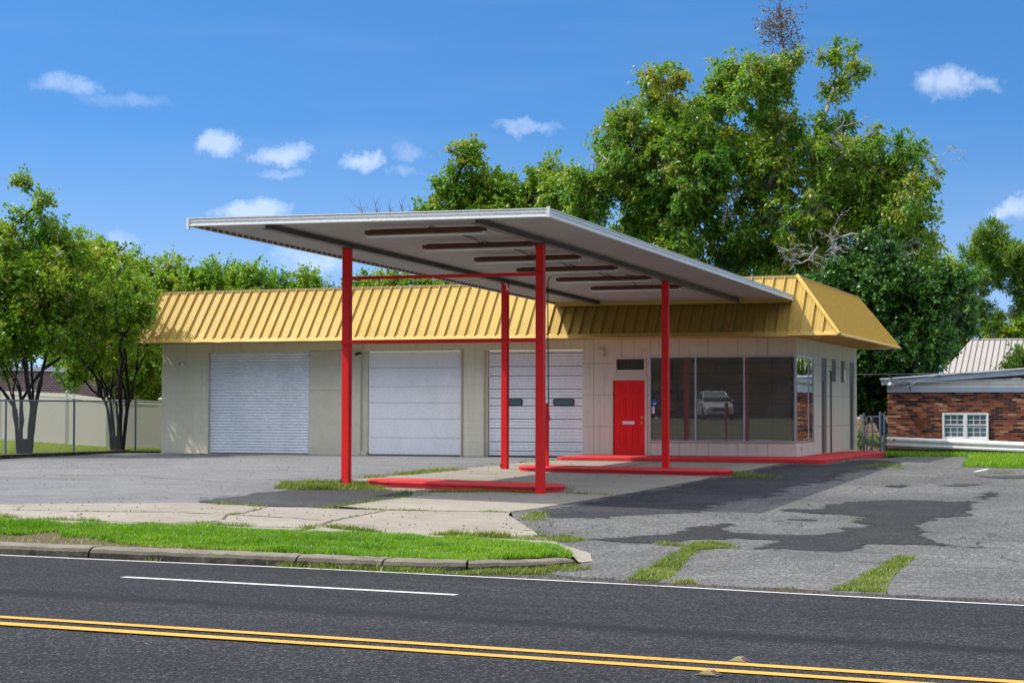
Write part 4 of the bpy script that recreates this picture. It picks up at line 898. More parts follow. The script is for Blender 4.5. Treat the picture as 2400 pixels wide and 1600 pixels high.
def blades(name, P, h, w, mat, lean=.35, tone=.5, tv=.2, zf=groundz, seed=1, parent=None):
    r = np.random.default_rng(seed); N = len(P); z = zf(P[:, 0], P[:, 1]) if P.shape[1] == 2 else P[:, 2]
    b = np.column_stack([P[:, 0], P[:, 1], z]); a = r.uniform(0, 6.283, N); s = np.column_stack([np.cos(a), np.sin(a), np.zeros(N)])
    l = np.column_stack([-np.sin(a), np.cos(a), np.zeros(N)])*(r.normal(0, lean, N))[:, None]+s*r.normal(0, lean*.6, N)[:, None]
    H = (h*r.uniform(.45, 1.25, N))[:, None]; ww = (w*r.uniform(.7, 1.3, N))[:, None]; u = np.array([0, 0, 1.0])
    mid = b+u*H*.6+l*H*.45; tip = b+u*H*(1-.25*np.abs(l).sum(1)[:, None])+l*H*1.25
    V = np.stack([b-s*ww/2, b+s*ww/2, mid+s*ww*.42, tip, mid-s*ww*.42], axis=1)
    tn = (tone if np.ndim(tone) else np.full(N, tone))+r.normal(0, tv, N)
    return quads_mesh(name, V, 5, mat, parent, tn, [(0, 1, 2, 4), (4, 2, 3)])
def scatter(poly, n, r, keep=None):
    p = np.array(poly); lo = p.min(0); hi = p.max(0); q = r.uniform(lo, hi, (int(n*3), 2)); q = q[inside(poly, q[:, 0], q[:, 1])]
    if keep is not None: q = q[keep(q)]
    return q[:n]
def vnoise(x, y, s, seed=0):
    return (np.sin(x*s+seed)+np.sin(y*s*1.3+seed*2.1)+np.sin((x+y)*s*.73+seed*.7)+np.sin((x-y*1.4)*s*1.9+seed*3.3)*.7)/3.7

# ------------------------------------------------------------------ grass
r_ = np.random.default_rng(3)
vp = edge(-16, 2.0, .45, 40)+[(2.3, -29.55), (2.55, -29.2), (2.7, -28.7), (2.75, -28.4)]+[(float(x), float(gback(x))) for x in np.linspace(2.7, -16, 40)]
def keepv(q):
    d = q[:, 1]-(roady(q[:, 0])+.45); n = vnoise(q[:, 0], q[:, 1], 3.1, 1)*.22+vnoise(q[:, 0], q[:, 1], 11, 4)*.1
    lim = np.clip((-.8-q[:, 0])*.15, .0, .42); return d > lim+n*np.clip(lim*3, 0, 1)
P = scatter(vp, 115000, r_, keepv)
blades('verge_grass', P, np.clip(.072*(1+.5*vnoise(P[:, 0], P[:, 1], 2.3, 2)+.5*vnoise(P[:, 0], P[:, 1], 9, 6)), .025, .14), .0085, M['grass'], .55, .44+.16*vnoise(P[:, 0], P[:, 1], 1.7, 5)+.1*vnoise(P[:, 0], P[:, 1], 7, 8), .22, vergez, 2)
tag(bpy.data.objects['verge_grass'], kind='stuff')
P = scatter(vp, 9000, r_, lambda q: ~keepv(q)); blades('dry_grass', P, .06, .008, M['weed'], .9, .72, .2, vergez, 9); tag(bpy.data.objects['dry_grass'], kind='stuff')
# weeds in the joints and cracks
W = []; WH = []
def weedline(pts, n, sp, h, gap=.5):
    pts = np.array(pts, float); d = np.r_[0, np.cumsum(np.hypot(*np.diff(pts, axis=0).T))]
    t = r_.uniform(0, d[-1], n*2); x = np.interp(t, d, pts[:, 0]); y = np.interp(t, d, pts[:, 1]); k = vnoise(x, y, 4.2, len(W))+.6*vnoise(x, y, 13, 3) > gap-.5
    x, y = x[k][:n], y[k][:n]; W.append(np.column_stack([x+r_.normal(0, sp, len(x)), y+r_.normal(0, sp, len(x))])); WH.append(np.full(len(x), h)*r_.uniform(.5, 1.3, len(x)))
def weedpoly(poly, n, h):
    p = scatter(poly, n, r_); W.append(p); c = np.array(poly).mean(0); WH.append(np.full(len(p), h)*np.clip(.7+.5*vnoise(p[:, 0], p[:, 1], 5, 2), .35, 1.5))
for c in CRK[:4]: weedline(c, 900, .03, .05, .75)
weedline(CRK[4], 120, .03, .03, 1.0); weedline(CRK[5], 160, .03, .04, .8)
for c in CRK[7:]: weedline(c, 2600, .06, .075, .45)
weedline([(.4, -26.45), (1.2, -26.3)], 900, .07, .11, .2)
weedpoly([(-6.45, -17.4), (-5.95, -18.9), (-5.3, -19.2), (-4.5, -18.5), (-4.3, -17.4), (-4.9, -16.4), (-5.5, -16.3), (-6.3, -16.4)], 9500, .12)
weedline([(-6.15, -15), (-6.0, -12.5), (-6.15, -10), (-6.1, -8.6)], 1300, .10, .09, .5); weedpoly([(-6.4, -12.8), (-5.8, -12.2), (-5.75, -9.2), (-6.4, -9.6)], 1700, .09); weedline([(-6.1, -8.6), (-6.2, -4)], 700, .06, .06, .5)
weedline([(-4.3, -18.2), (-3.5, -18.55), (-2.95, -18.0), (-2.3, -17.5)], 2200, .09, .06, .3); weedline([(-3.0, -18.9), (-3.05, -22.6)], 1200, .08, .045, .5); weedline([(-5.3, -23.25), (-3.7, -23.35), (-2.9, -23.0)], 1100, .07, .06, .6)
weedline([(-2.6, -17.36), (-1.1, -17.34)], 700, .05, .07, .5); weedline([(-.9, -17), (.2, -17.2)], 250, .1, .06, .4); weedline([(-4.6, -15.95), (-1.2, -15.95)], 500, .05, .13, .6)
weedline([(.0, -21.4), (.5, -23.2), (1.2, -25.2)], 900, .10, .05, .6); weedpoly([(1.1, -26.45), (1.35, -25.9), (1.8, -25.65), (2.2, -25.9), (2.1, -26.4)], 1700, .085)
weedpoly([(2.3, -28.3), (2.9, -28.9), (3.3, -29.3), (2.6, -30.0), (2.2, -30.3), (1.0, -30.15), (1.3, -30.2), (2.3, -29.8)], 4200, .09); weedline([(-.3, -29.92), (1.2, -30.1), (2.2, -30.2), (2.9, -29.9)], 2600, .06, .08, .5); weedline([(-2.3, -29.75), (-.2, -29.92)], 260, .03, .06, .7)
weedpoly([(3.95, -30.2), (4.3, -30.22), (4.28, -29.45), (3.92, -27.3), (3.82, -26.4), (4.2, -25.75), (3.77, -25.4), (3.55, -25.9), (3.72, -27.3), (3.8, -28.75)], 6500, .085); weedline([(3.2, -25.95), (3.55, -25.95)], 350, .06, .06, .3); weedline([(4.5, -30.25), (4.7, -30.25)], 200, .05, .07, 0)
weedpoly([(6.2, -30.45), (6.75, -30.5), (6.56, -28.9), (6.52, -26.4), (6.3, -26.3), (6.24, -28.2), (6.22, -29.5)], 5000, .065); weedline([(5.4, -30.5), (6.3, -30.6)], 500, .05, .04, .5)
weedline([(.3, -8.0), (.6, -9.6), (1.4, -9.4)], 1100, .13, .10, .3); weedline([(.15, -6.9), (.1, -10.6)], 500, .1, .06, .6); weedline([(-2.8, -2.75), (1.2, -2.5), (1.4, 2)], 500, .04, .06, .7)
weedpoly([(2.2, -4.7), (2.7, -3.3), (3.4, -4.4), (3.0, -2.0), (2.4, -2.2)], 1300, .07); weedpoly([(5.4, -5.2), (5.9, -4.9), (6.1, -5.8), (5.6, -5.9)], 400, .05)
weedline([(-5.2, -2.75), (-5.9, -2.7), (-6.1, -4.5)], 300, .05, .05, .4); weedline([(-19.2, -.06), (-12.4, -.06)], 260, .03, .05, .8); weedline([(-20.1, -6), (-20.1, -.2), (-19.2, -.2)], 500, .06, .04, .6)
for _ in range(26):
    x, y = r_.uniform(-15, 5), r_.uniform(-26, -4)
    if inside([(-6.2, -24), (-6.2, -2), (.2, -2), (.2, -24)], np.array([x]), np.array([y]))[0]: continue
    weedline([(x-.25, y), (x+.25, y+r_.normal(0, .1))], 40, .04, .035, .2)
W = np.concatenate(W); WH = np.concatenate(WH)
blades('crack_weeds', np.column_stack([W, groundz(W[:, 0], W[:, 1])]), WH, .0085, M['weed'], .65, .46+.2*vnoise(W[:, 0], W[:, 1], 3, 1), .17, None, 4); tag(bpy.data.objects['crack_weeds'], kind='stuff')
# lawns
P = scatter([(-34, -10), (-20.5, -14), (-20.5, .2), (-19.4, .5), (-19.4, 2.9), (-22.9, 2.9), (-26, 5), (-33, 10)], 90000, r_)
blades('side_lawn', P, .11, .02, M['grass'], .4, .84, .10, groundz, 5); tag(bpy.data.objects['side_lawn'], kind='stuff')
GR = [(1.5, 5.2), (2.4, 4.9), (3.9, 5.2), (4.4, 1.0), (4.6, -2.9), (6.1, -3.3), (8, -3), (14, -3), (14, 4.3), (7, 5.4), (3.8, 6.2), (1.5, 6.7)]
P = scatter(GR, 42000, r_); blades('edge_grass', P, .16, .016, M['grass'], .4, .52+.15*vnoise(P[:, 0], P[:, 1], 1.2, 2), .16, lambda X, Y: groundz(X, Y)+.0, 6); tag(bpy.data.objects['edge_grass'], kind='stuff')
sheet('grass_border', GR, M['earth'], .011, rag=.05)

# ------------------------------------------------------------------ fences and neighbours on the left
cf = thing('chain_link_fence', 'grey chain link fence in front of the multi stemmed trees', 'fence', (-20.42, -6, 0))
FY = [-19.3, -16.0, -12.7, -9.45, -6.17, -2.82, .57]; FT = 1.545
mb = MB(); mb.tube([(-20.42, -22.5, FT), (-20.42, 2.4, FT)], .024, 8); mb.build('top_rail', M['galv'], cf)
for y in FY: mb = MB(); mb.tube([(-20.42, y, -.05), (-20.42, y, FT+.03)], .032, 8); mb.disc((-20.42, y, FT+.03), .036, 'z', .03, 8); mb.build('post', M['galv'], cf)
mb = MB(); pitch = .075; hh = FT-.08; y = -22.5-hh
def wire(a, b, w):
    mb.tube([a, b], w, 3, False)
while y < 2.4:
    for s in (1, -1):
        a, b = (y, .06), (y+hh, FT-.02)
        if s < 0: a, b = (y, FT-.02), (y+hh, .06)
        t0 = max(0, (-22.5-a[0])/hh); t1 = min(1, (2.4-a[0])/hh)
        if t1 > t0: wire((-20.40, a[0]+hh*t0, a[1]+(b[1]-a[1])*t0), (-20.40, a[0]+hh*t1, a[1]+(b[1]-a[1])*t1), .0042)
    y += pitch
mb.build('wire_mesh', M['wire'], cf)
vf = thing('vinyl_fence', 'solid almond vinyl privacy fence behind the chain link fence', 'fence', (-22.85, 3, 0))
VP = [(-36.5, 13.0, .17, 1.97), (-31.08, 9.0, .13, 1.96), (-28.4, 7.0, .08, 1.90), (-25.66, 5.0, .03, 1.83), (-22.85, 3.0, -.08, 1.62), (-20.95, 3.0, -.05, 1.57), (-19.25, 3.0, -.05, 1.55)]
for a, b in zip(VP[:-1], VP[1:]):
    d = np.array([b[0]-a[0], b[1]-a[1]]); d = d/np.hypot(*d); n = np.array([-d[1], d[0]])
    def slab(z0a, z1a, z0b, z1b, th):
        mb.hexa([(a[0]-n[0]*th, a[1]-n[1]*th, z0a), (b[0]-n[0]*th, b[1]-n[1]*th, z0b), (b[0]+n[0]*th, b[1]+n[1]*th, z0b), (a[0]+n[0]*th, a[1]+n[1]*th, z0a)],
                [(a[0]-n[0]*th, a[1]-n[1]*th, z1a), (b[0]-n[0]*th, b[1]-n[1]*th, z1b), (b[0]+n[0]*th, b[1]+n[1]*th, z1b), (a[0]+n[0]*th, a[1]+n[1]*th, z1a)])
    mb = MB(); slab(a[2]+.16, a[3]-.12, b[2]+.16, b[3]-.12, .011); mb.build('panel', M['vinyl'], vf)
    mb = MB(); slab(a[3]-.14, a[3], b[3]-.14, b[3], .028); mb.build('top_rail', M['vinyl'], vf)
    mb = MB(); slab(a[2]+.02, a[2]+.18, b[2]+.02, b[2]+.18, .028); mb.build('bottom_rail', M['vinyl'], vf)
for x, y, z0, z1 in VP[:-1]:
    mb = MB(); mb.box(x-.065, x+.065, y-.065, y+.065, z0-.1, z1+.06); mb.hexa([(x-.08, y-.08, z1+.0605), (x+.08, y-.08, z1+.0605), (x+.08, y+.08, z1+.0605), (x-.08, y+.08, z1+.0605)], [(x-.02, y-.02, z1+.11), (x+.02, y-.02, z1+.11), (x+.02, y+.02, z1+.11), (x-.02, y+.02, z1+.11)]); mb.build('post', M['vinyl'], vf)
lb = thing('brick_building', 'plum brick building with a pale roof edge behind the almond fence', 'building', (-46, 22, 0))
mb = MB(); mb.box(-54, -38.9, 10, 33, -.3, 3.0); mb.build('wall', M['brickL'], lb)
mb = MB(); mb.box(-54.1, -38.8, 9.9, 33.1, 3.001, 3.2); mb.build('coping', M['coping'], lb)
mb = MB(); mb.box(-54, -38.87, 10.01, 32.99, 1.52, 1.66); mb.build('soldier_course', M['rust'], lb)

# ------------------------------------------------------------------ guard rail, gate and neighbours on the right
gd = Vector((4.12, -1.06, 0)).normalized(); gn = Vector((-gd.y, gd.x, 0)); g0 = Vector((1.40, 6.92, 0))
def gp(s, o, z): q = g0+gd*s-gn*o; return (q.x, q.y, z)
gk = thing('kerb_wall', 'low rough concrete kerb wall under the white guard rail', 'kerb wall', tuple(g0))
mb = MB(); mb.hexa([gp(0, .0, -.15), gp(26, .0, -.15), gp(26, -.2, -.9), gp(0, -.2, -.9)], [gp(0, .0, .19), gp(26, .0, .0), gp(26, -.2, .0), gp(0, -.2, .19)]); mb.build('wall', M['kerb'], gk, bevel=.015)
gr = thing('guard_rail', 'white peeling steel guard rail along the side lot edge', 'guard rail', tuple(g0))
WB = [(0, 0), (-.01, .012), (-.075, .05), (-.08, .095), (-.015, .13), (-.012, .18), (-.08, .215), (-.075, .262), (-.01, .30), (0, .312)]
mb = MB(); vs = []; ns_ = 40; n = len(WB)
for i in range(ns_+1):
    s = 26*i/ns_-.02; z = .225-.028*s
    for u, w in WB: vs.append(gp(s, -u-.02, z+w))
    for u, w in reversed(WB): vs.append(gp(s, -u-.026, z+w))
m2 = 2*n; mb.add(vs, [(i*m2+k, i*m2+(k+1) % m2, (i+1)*m2+(k+1) % m2, (i+1)*m2+k) for i in range(ns_) for k in range(m2)]); mb.build('rail', M['rail_white'], gr)
for s in (.3, 2.2, 4.1, 6.0, 7.9, 9.8):
    mb = MB(); a = gp(s, -.12, 0); mb.box(a[0]-.06, a[0]+.06, a[1]-.03, a[1]+.06, -.3, .42-.028*s); mb.build('post', M['galv'], gr)
mb = MB(); q = gp(.25, .10, .45); mb.tube([q, (q[0], q[1]-.02, q[2])], .03, 8); mb.build('bolt', M['rust'], gr)
bb = thing('brick_building', 'low mixed red brick building with a white twin window behind the guard rail', 'building', (8, 14, -.75))
mb = MB(); mb.box(.67, 24, 12, 24, -.9, 1.905); mb.build('wall', M['brickR'], bb)
rz = lambda x: 2.335+(x-.62)*.0705 if x < 12.5 else 2.335+11.88*.0705-(x-12.5)*.0705
mb = MB(); mb.box(.66, 24.02, 11.965, 24.02, 1.906, 2.06); mb.build('lower_fascia', M['fascia_grey'], bb)
mb = MB()
for lo, y in ((2.061, 11.99), (2.16, 11.975), (2.30, 11.965), (2.47, 11.955)):
    x0 = .67 if rz(.7) > lo+.02 else .62+(lo+.02-2.335)/.0705+.3; x1 = 25-x0
    mb.hexa([(x0, y, lo), (x1, y, lo), (x1, 12.4, lo), (x0, 12.4, lo)], [(x0, y+.012, min(lo+.2, rz(x0)-.01)), (x1, y+.012, min(lo+.2, rz(x0)-.01)), (x1, 12.4, min(lo+.2, rz(x0)-.01)), (x0, 12.4, min(lo+.2, rz(x0)-.01))])
mb.build('gable_siding', M['fascia_white'], bb)
mb = MB()
for xa, xb in ((.5, 12.5), (12.5, 24.5)):
    mb.hexa([(xa, 11.86, rz(xa)-.19), (xb, 11.86, rz(xb)-.19), (xb, 11.95, rz(xb)-.19), (xa, 11.95, rz(xa)-.19)], [(xa, 11.86, rz(xa)-.01), (xb, 11.86, rz(xb)-.01), (xb, 11.95, rz(xb)-.01), (xa, 11.95, rz(xa)-.01)])
mb.build('barge_board', M['fascia_grey'], bb)
mb = MB()
for xa, xb in ((.45, 12.5), (12.5, 24.6)):
    mb.hexa([(xa, 11.8, rz(xa)-.009), (xb, 11.8, rz(xb)-.009), (xb, 24.2, rz(xb)-.009), (xa, 24.2, rz(xa)-.009)], [(xa, 11.8, rz(xa)+.03), (xb, 11.8, rz(xb)+.03), (xb, 24.2, rz(xb)+.03), (xa, 24.2, rz(xa)+.03)])
mb.build('roof', M['coping'], bb)
mb = MB(); wx0, wx1, wz0, wz1 = 2.42, 3.865, .395, 1.245; xm = (wx0+wx1)/2
for q in ((wx0, wx1, wz1-.055, wz1), (wx0, wx1, wz0+.0, wz0+.05), (wx0, wx0+.055, wz0+.05, wz1-.055), (wx1-.055, wx1, wz0+.05, wz1-.055), (xm-.05, xm+.05, wz0+.05, wz1-.055)): mb.box(q[0], q[1], 11.95, 12.02, q[2], q[3])
mb.box(wx0-.03, wx1+.03, 11.92, 11.999, wz0-.05, wz0-.001)
wf = mb.build('window', M['whiteplast'], bb)
for a, b in ((wx0+.055, xm-.05), (xm+.05, wx1-.055)):
    for lo, hi, y in ((wz0+.05, .80, 11.985), (.84, wz1-.055, 11.97)):
        mb = MB(); mb.box(a, b, y, y+.02, lo, lo+.04); mb.box(a, b, y, y+.02, hi-.03, hi)
        for i in range(4): x = a+(b-a-.02)*i/3; mb.box(x, x+.02, y+.001, y+.019, lo+.04, hi-.03)
        mb.box(a+.02, b-.02, y+.003, y+.017, (lo+hi)/2-.009, (lo+hi)/2+.009); mb.build('sash', M['whiteplast'], wf)
    mb = MB(); mb.box(a, b, 11.9925, 11.996, wz0+.05, wz1-.055); mb.build('pane', M['car_glass'], wf)
gl = thing('gooseneck_lamp', 'grey gooseneck yard lamp at the corner of the mixed brick building', 'lamp', (1.3, 11.9, 2.1))
mb = MB(); mb.tube([(1.42, 11.93, 1.98), (1.42, 11.8, 2.05), (1.40, 11.72, 2.2), (1.25, 11.7, 2.25), (1.0, 11.7, 2.27), (.85, 11.7, 2.26)], .018, 8); mb.build('arm', M['conduit'], gl, smooth=True)
mb = MB(); mb.tube([(.82, 11.7, 2.38), (.82, 11.7, 2.24), (.82, 11.7, 2.22), (.82, 11.7, 2.14)], [.05, .05, .07, .13], 12); mb.build('lamp_head', M['galv'], gl)
mb = MB(); mb.disc((.82, 11.7, 2.142), .115, 'z', -.02, 12); mb.build('diffuser', M['tube'], gl)
fb = thing('brick_building', 'orange brick building far behind the chain link gate', 'building', (-3, 26, -.5))
mb = MB(); mb.box(-9, -.35, 22, 32, -.9, 2.12); mb.build('wall', M['brickF'], fb)
mb = MB(); mb.box(-9.1, -.25, 21.9, 32.1, 2.121, 2.32); mb.build('fascia', M['fascia_white'], fb)
mb = MB(); mb.hexa([(-.95, 21.6, 1.38), (-.5, 21.6, 1.38), (-.5, 21.99, 1.48), (-.95, 21.99, 1.48)], [(-.95, 21.6, 1.42), (-.5, 21.6, 1.42), (-.5, 21.99, 1.6), (-.95, 21.99, 1.6)]); mb.build('window_awning', M['galv'], fb)
gt = thing('chain_link_gate', 'blue grey steel gate between the office and the mixed brick building', 'gate', (.2, 11, 0))
GYY = 10.9
for x, z1, m_, rr in ((-.28, 1.16, 'galv', .03), (.075, 1.23, 'galv', .04), (.17, 1.1, 'galv', .022), (.34, 1.14, 'galv', .03), (.60, 1.28, 'bluepost', .04), (.72, 1.22, 'bluepost', .03)):
    mb = MB(); mb.tube([(x, GYY, -.2), (x, GYY, z1)], rr, 8); mb.build('post', M[m_], gt)
mb = MB()
for z in (1.10, .62, .28): mb.tube([(-.28, GYY+.02, z), (.6, GYY+.02, z+.02)], .016, 6)
mb.build('rail', M['bluepost'], gt)
mb = MB(); y = -.28
for i in range(26):
    for s in (1, -1): mb.tube([(-.28+i*.06-(.5 if s > 0 else 0), GYY+.03, .0), (-.28+i*.06-(.5 if s < 0 else 0), GYY+.03, 1.1)], .003, 3, False)
mb.build('wire_mesh', M['wire'], gt)
mb = MB(); mb.box(-.22, -.04, GYY-.05, GYY-.04, 1.02, 1.12); mb.build('gate_sign', M['whiteplast'], gt)
mr = thing('metal_roof_building', 'building with a pale standing seam roof behind the mixed brick building', 'building', (8, 43, -.5))
ridge = [(.28, 42, 4.66), (18, 42, 4.66)]
mb = MB(); mb.add([(-1.1, 37.5, 2.35), (18, 37.5, 2.35), (18, 42, 4.66), (.28, 42, 4.66), (-1.1, 48, 2.35), (18, 48, 2.35), (-.05, 42, 4.45)], [(0, 1, 2, 3), (0, 3, 4), (3, 2, 5, 4), (1, 5, 2), (0, 4, 5, 1)]); rf = mb.build('roof', M['metal_roof'], mr)
mb = MB()
for x in np.arange(-.9, 18, .26):
    t = min(1, (x+1.1)/1.38); a = Vector((x, 37.5, 2.35)); b = Vector((x, 37.5+4.5*t, 2.35+2.31*t)); nn = Vector((0, -.457, .89)); s = Vector((.013, 0, 0))
    mb.hexa([a-s, a+s, b+s, b-s], [a-s+nn*.03, a+s+nn*.03, b+s+nn*.03, b-s+nn*.03])
mb.build('standing_seams', M['dark_seam'], rf)
mb = MB(); mb.tube([(.1, 42, 4.67), (18, 42, 4.69)], .05, 6); mb.build('ridge_cap', M['metal_roof'], rf)
mb = MB(); mb.box(-.6, 17.5, 38.0, 47.5, -.9, 2.34); mb.build('wall', M['brickF'], mr)
mb = MB()
for a, b, sg in (((-7, 10.4, 2.58), (9, 10.4, 2.66), -.16), ((.6, 11.7, 2.30), (4.4, 10.8, 2.30), -.08), ((1.3, 11.72, 2.05), (2.4, 11.75, 2.47), .05)):
    pts = [(a[0]+(b[0]-a[0])*t, a[1]+(b[1]-a[1])*t, a[2]+(b[2]-a[2])*t+sg*4*t*(1-t)) for t in np.linspace(0, 1, 14)]; mb.tube(pts, .011, 5)
tag(mb.build('overhead_cable', M['galv']), 'thin grey service cables sagging over the mixed brick building', 'cable')

# ------------------------------------------------------------------ trees
def B(Y, L, sp, seed):
    r = np.random.default_rng(seed); return [(x, Y+r.uniform(-sp, sp), z, rad)+tuple(e) for x, z, rad, *e in L]
G_L = 'crape myrtle trees on the left'
tree('myrtle_tree', 'multi stemmed tree with dark trunks at the far left, behind the chain link fence', (-20.8, -4.75), B(-4.7, [(-21.1, 6.55, .42, .6), (-20.81, 5.9, .95), (-21.52, 5.93, .85), (-20.02, 5.77, .66), (-20.36, 4.92, 1.0), (-21.5, 4.82, 1.0), (-19.52, 4.78, .7), (-20.78, 3.95, .9), (-19.79, 3.88, .7), (-21.78, 3.72, .8), (-21.22, 7.72, .2), (-20.4, 7.1, .22, .6), (-22.68, 5.96, .97), (-22.81, 4.85, 1.1), (-23.4, 4.0, .9), (-20.9, 3.1, .55, .7), (-21.4, 3.1, .7), (-19.9, 3.3, .55), (-22.4, 3.2, .8), (-20.3, 4.3, .9)], .9, 1)+[(-20.6, -2.5, 5.3, .85), (-20.5, -2.5, 4.4, .85), (-20.5, -2.4, 3.5, .7), (-20.9, -3.4, 5.0, .8), (-21.2, -5.6, 3.2, .7)], M['leaf_myrtle'], M['bark_dark'], 21, .066, 1.7, 10, .105, .32, 72, 66, .26, .2, .60, .15, G_L, flowers=.012)
tree('myrtle_tree', 'multi stemmed tree with dark trunks overlapping the left end of the yellow roof', (-20.6, -.15), B(-.15, [(-21.27, 5.64, .9), (-20.21, 5.49, .75, .4), (-21.72, 4.72, .95, .6), (-20.35, 4.57, .95, .3), (-19.62, 4.42, .5, .4), (-21.25, 3.72, .95, .5), (-20.04, 3.57, .7, .3), (-22.01, 3.46, .65), (-21.92, 2.35, .40), (-19.55, 3.83, .5), (-20.8, 3.0, .55, .7), (-22.3, 5.2, .7), (-21.6, 2.8, .5), (-22.0, 3.0, .6)], .8, 2)+[(-18.95, -1.8, 4.35, .48), (-18.75, -1.85, 3.72, .34), (-19.15, -1.7, 4.95, .5), (-18.6, -1.8, 4.1, .25), (-19.4, -1.9, 3.5, .35)], M['leaf_myrtle'], M['bark_dark'], 22, .064, 1.6, 11, .105, .32, 46, 60, .26, .2, .60, .15, G_L, flowers=.02)
tree('myrtle_tree', 'low spreading tree behind the almond fence, left of the building', (-26.0, 8.2), B(8, [(-26.48, 6.5, 1.0), (-25.6, 6.33, .85), (-27.19, 5.75, 1.0), (-26.11, 5.26, 1.1), (-24.89, 5.85, .85), (-25.05, 4.32, 1.0), (-26.28, 3.88, 1.0), (-24.51, 2.94, .75), (-25.21, 2.44, .65), (-28, 5.2, .9), (-27.2, 4.6, .8, .6), (-24.2, 4.4, .8), (-23.6, 3.2, .7)], 1.0, 3), M['leaf_myrtle'], M['bark_dark'], 23, .1, 1.8, 5, .12, .32, 56, 66, .28, .2, .66, .15, G_L)
tree('myrtle_tree', 'olive green tree showing over the left end of the yellow roof', (-24.6, 10.5), B(10, [(-24.47, 6.1, .88), (-25.37, 6.25, .8), (-23.59, 5.9, .8), (-24.46, 5.19, 1.0), (-25.54, 5.21, .86), (-25.34, 3.63, .8), (-24.2, 3.9, .9), (-23.5, 4.8, .9), (-22.9, 5.6, .5)], .8, 4), M['leaf_myrtle'], M['bark_dark'], 24, .1, 1.8, 5, .12, .32, 56, 66, .28, .2, .60, .15, G_L)
tree('myrtle_tree', 'olive green tree behind the middle of the yellow roof', (-24.2, 14.5), B(14, [(-24.13, 6.23, .85), (-25.06, 6.4, .75), (-23.2, 6.1, .75), (-24.12, 5.3, .97), (-23.0, 5.2, .8), (-25.2, 5.3, .8), (-26, 6.0, .6)], .8, 5), M['leaf_myrtle'], M['bark_dark'], 25, .1, 2.5, 4, .12, .32, 52, 64, .28, .2, .60, .15, G_L)
tree('myrtle_tree', 'thin topped tree just left of the front left red post', (-22.2, 16.4), B(16, [(-22.35, 5.99, .75), (-23.29, 6.09, .76), (-21.34, 5.85, .68), (-22.35, 5.2, .95), (-20.69, 5.6, .5), (-21.2, 5.0, .8), (-23.4, 5.1, .8), (-22.0, 6.6, .4, .6)], .7, 6), M['leaf_myrtle'], M['bark_dark'], 26, .1, 2.5, 4, .12, .32, 52, 64, .28, .2, .56, .15, G_L)
tree('broadleaf_tree', 'green tree rising behind the plum brick building at the far left', (-42, 40), B(39, [(-44, 4.5, 1.6), (-42, 5.2, 1.6), (-40, 4.8, 1.5), (-38, 4.4, 1.4), (-36.3, 4.2, 1.3), (-46, 5, 1.6), (-43, 3, 1.6), (-40, 3, 1.6), (-37.5, 2.8, 1.4), (-48, 4.5, 1.6)], .9, 16), M['leaf_myrtle'], M['bark_dark'], 37, .2, 2, 1, .2, .33, 26, 60, .4, .1, .64, .14)
tree('shrub', 'bright green leafy shrub filling the gap between the almond fence and the block wall', (-25.4, 10.4), B(10, [(-25.4, 3.4, .85), (-25.5, 2.4, .9), (-26.5, 2.2, .85), (-24.7, 1.9, .8), (-24.5, 3.2, .8), (-27.3, 3.2, .8), (-23.6, 2.6, .8), (-23.2, 3.8, .8), (-24.3, 4.6, .8)], .6, 15), M['leaf_myrtle'], M['bark_dark'], 36, .07, 1.0, 5, .12, .32, 60, 70, .36, .1, .74, .14, cat='shrub')
tree('broadleaf_tree', 'light green tree seen between the canopy and the yellow roof', (-20.5, 24.5), B(24, [(-21.93, 6.66, .9), (-23.35, 6.69, .55), (-20.13, 6.53, 1.1), (-18.36, 6.77, 1.1), (-22.54, 5.92, 1.1), (-20.33, 5.52, 1.3), (-18.4, 5.6, 1.2), (-16.6, 6.4, 1.1)], .9, 7), M['leaf_pecan'], M['bark_dark'], 27, .2, 2.6, 1, .17, .32, 30, 66, .38, .15, .66, .12)
PT = lambda lim, hi: (lambda q, r: hi if vnoise(np.array([q[0]]), np.array([q[2]]), 1.1, 3)[0]+r.normal(0, .12) > lim else 0.0)
tree('broadleaf_tree', 'yellowish green tree with a tall pointed crown behind the canopy', (-21.2, 32.5), B(32, [(-21.52, 13.0, .8), (-20.97, 11.82, 1.25), (-22.16, 11.46, 1.1), (-19.89, 11.27, 1.05), (-23.15, 10.9, .8), (-21.4, 10.3, 1.3), (-22.9, 9.8, .9), (-19.8, 9.9, 1.0), (-21.4, 8.8, 1.4), (-23.8, 10.3, .5)], 1.0, 8), M['leaf_pecan'], M['bark_dark'], 28, .22, 5.0, 1, .18, .33, 30, 66, .36, .2, .66, .12, 'pair of yellowish green trees behind the canopy')
tree('broadleaf_tree', 'smaller rounded yellowish green tree left of the great tree', (-17.6, 32.5), B(32, [(-17.55, 12.35, .75), (-17.23, 11.28, 1.05), (-18.72, 11.2, .85), (-18.3, 11.9, .6), (-16.29, 10.64, .9), (-17.76, 10.29, 1.1), (-17.2, 9.0, 1.3), (-16.3, 11.7, .5)], 1.0, 9), M['leaf_pecan'], M['bark_dark'], 29, .2, 5.0, 1, .18, .33, 30, 66, .36, .2, .66, .12, 'pair of yellowish green trees behind the canopy')
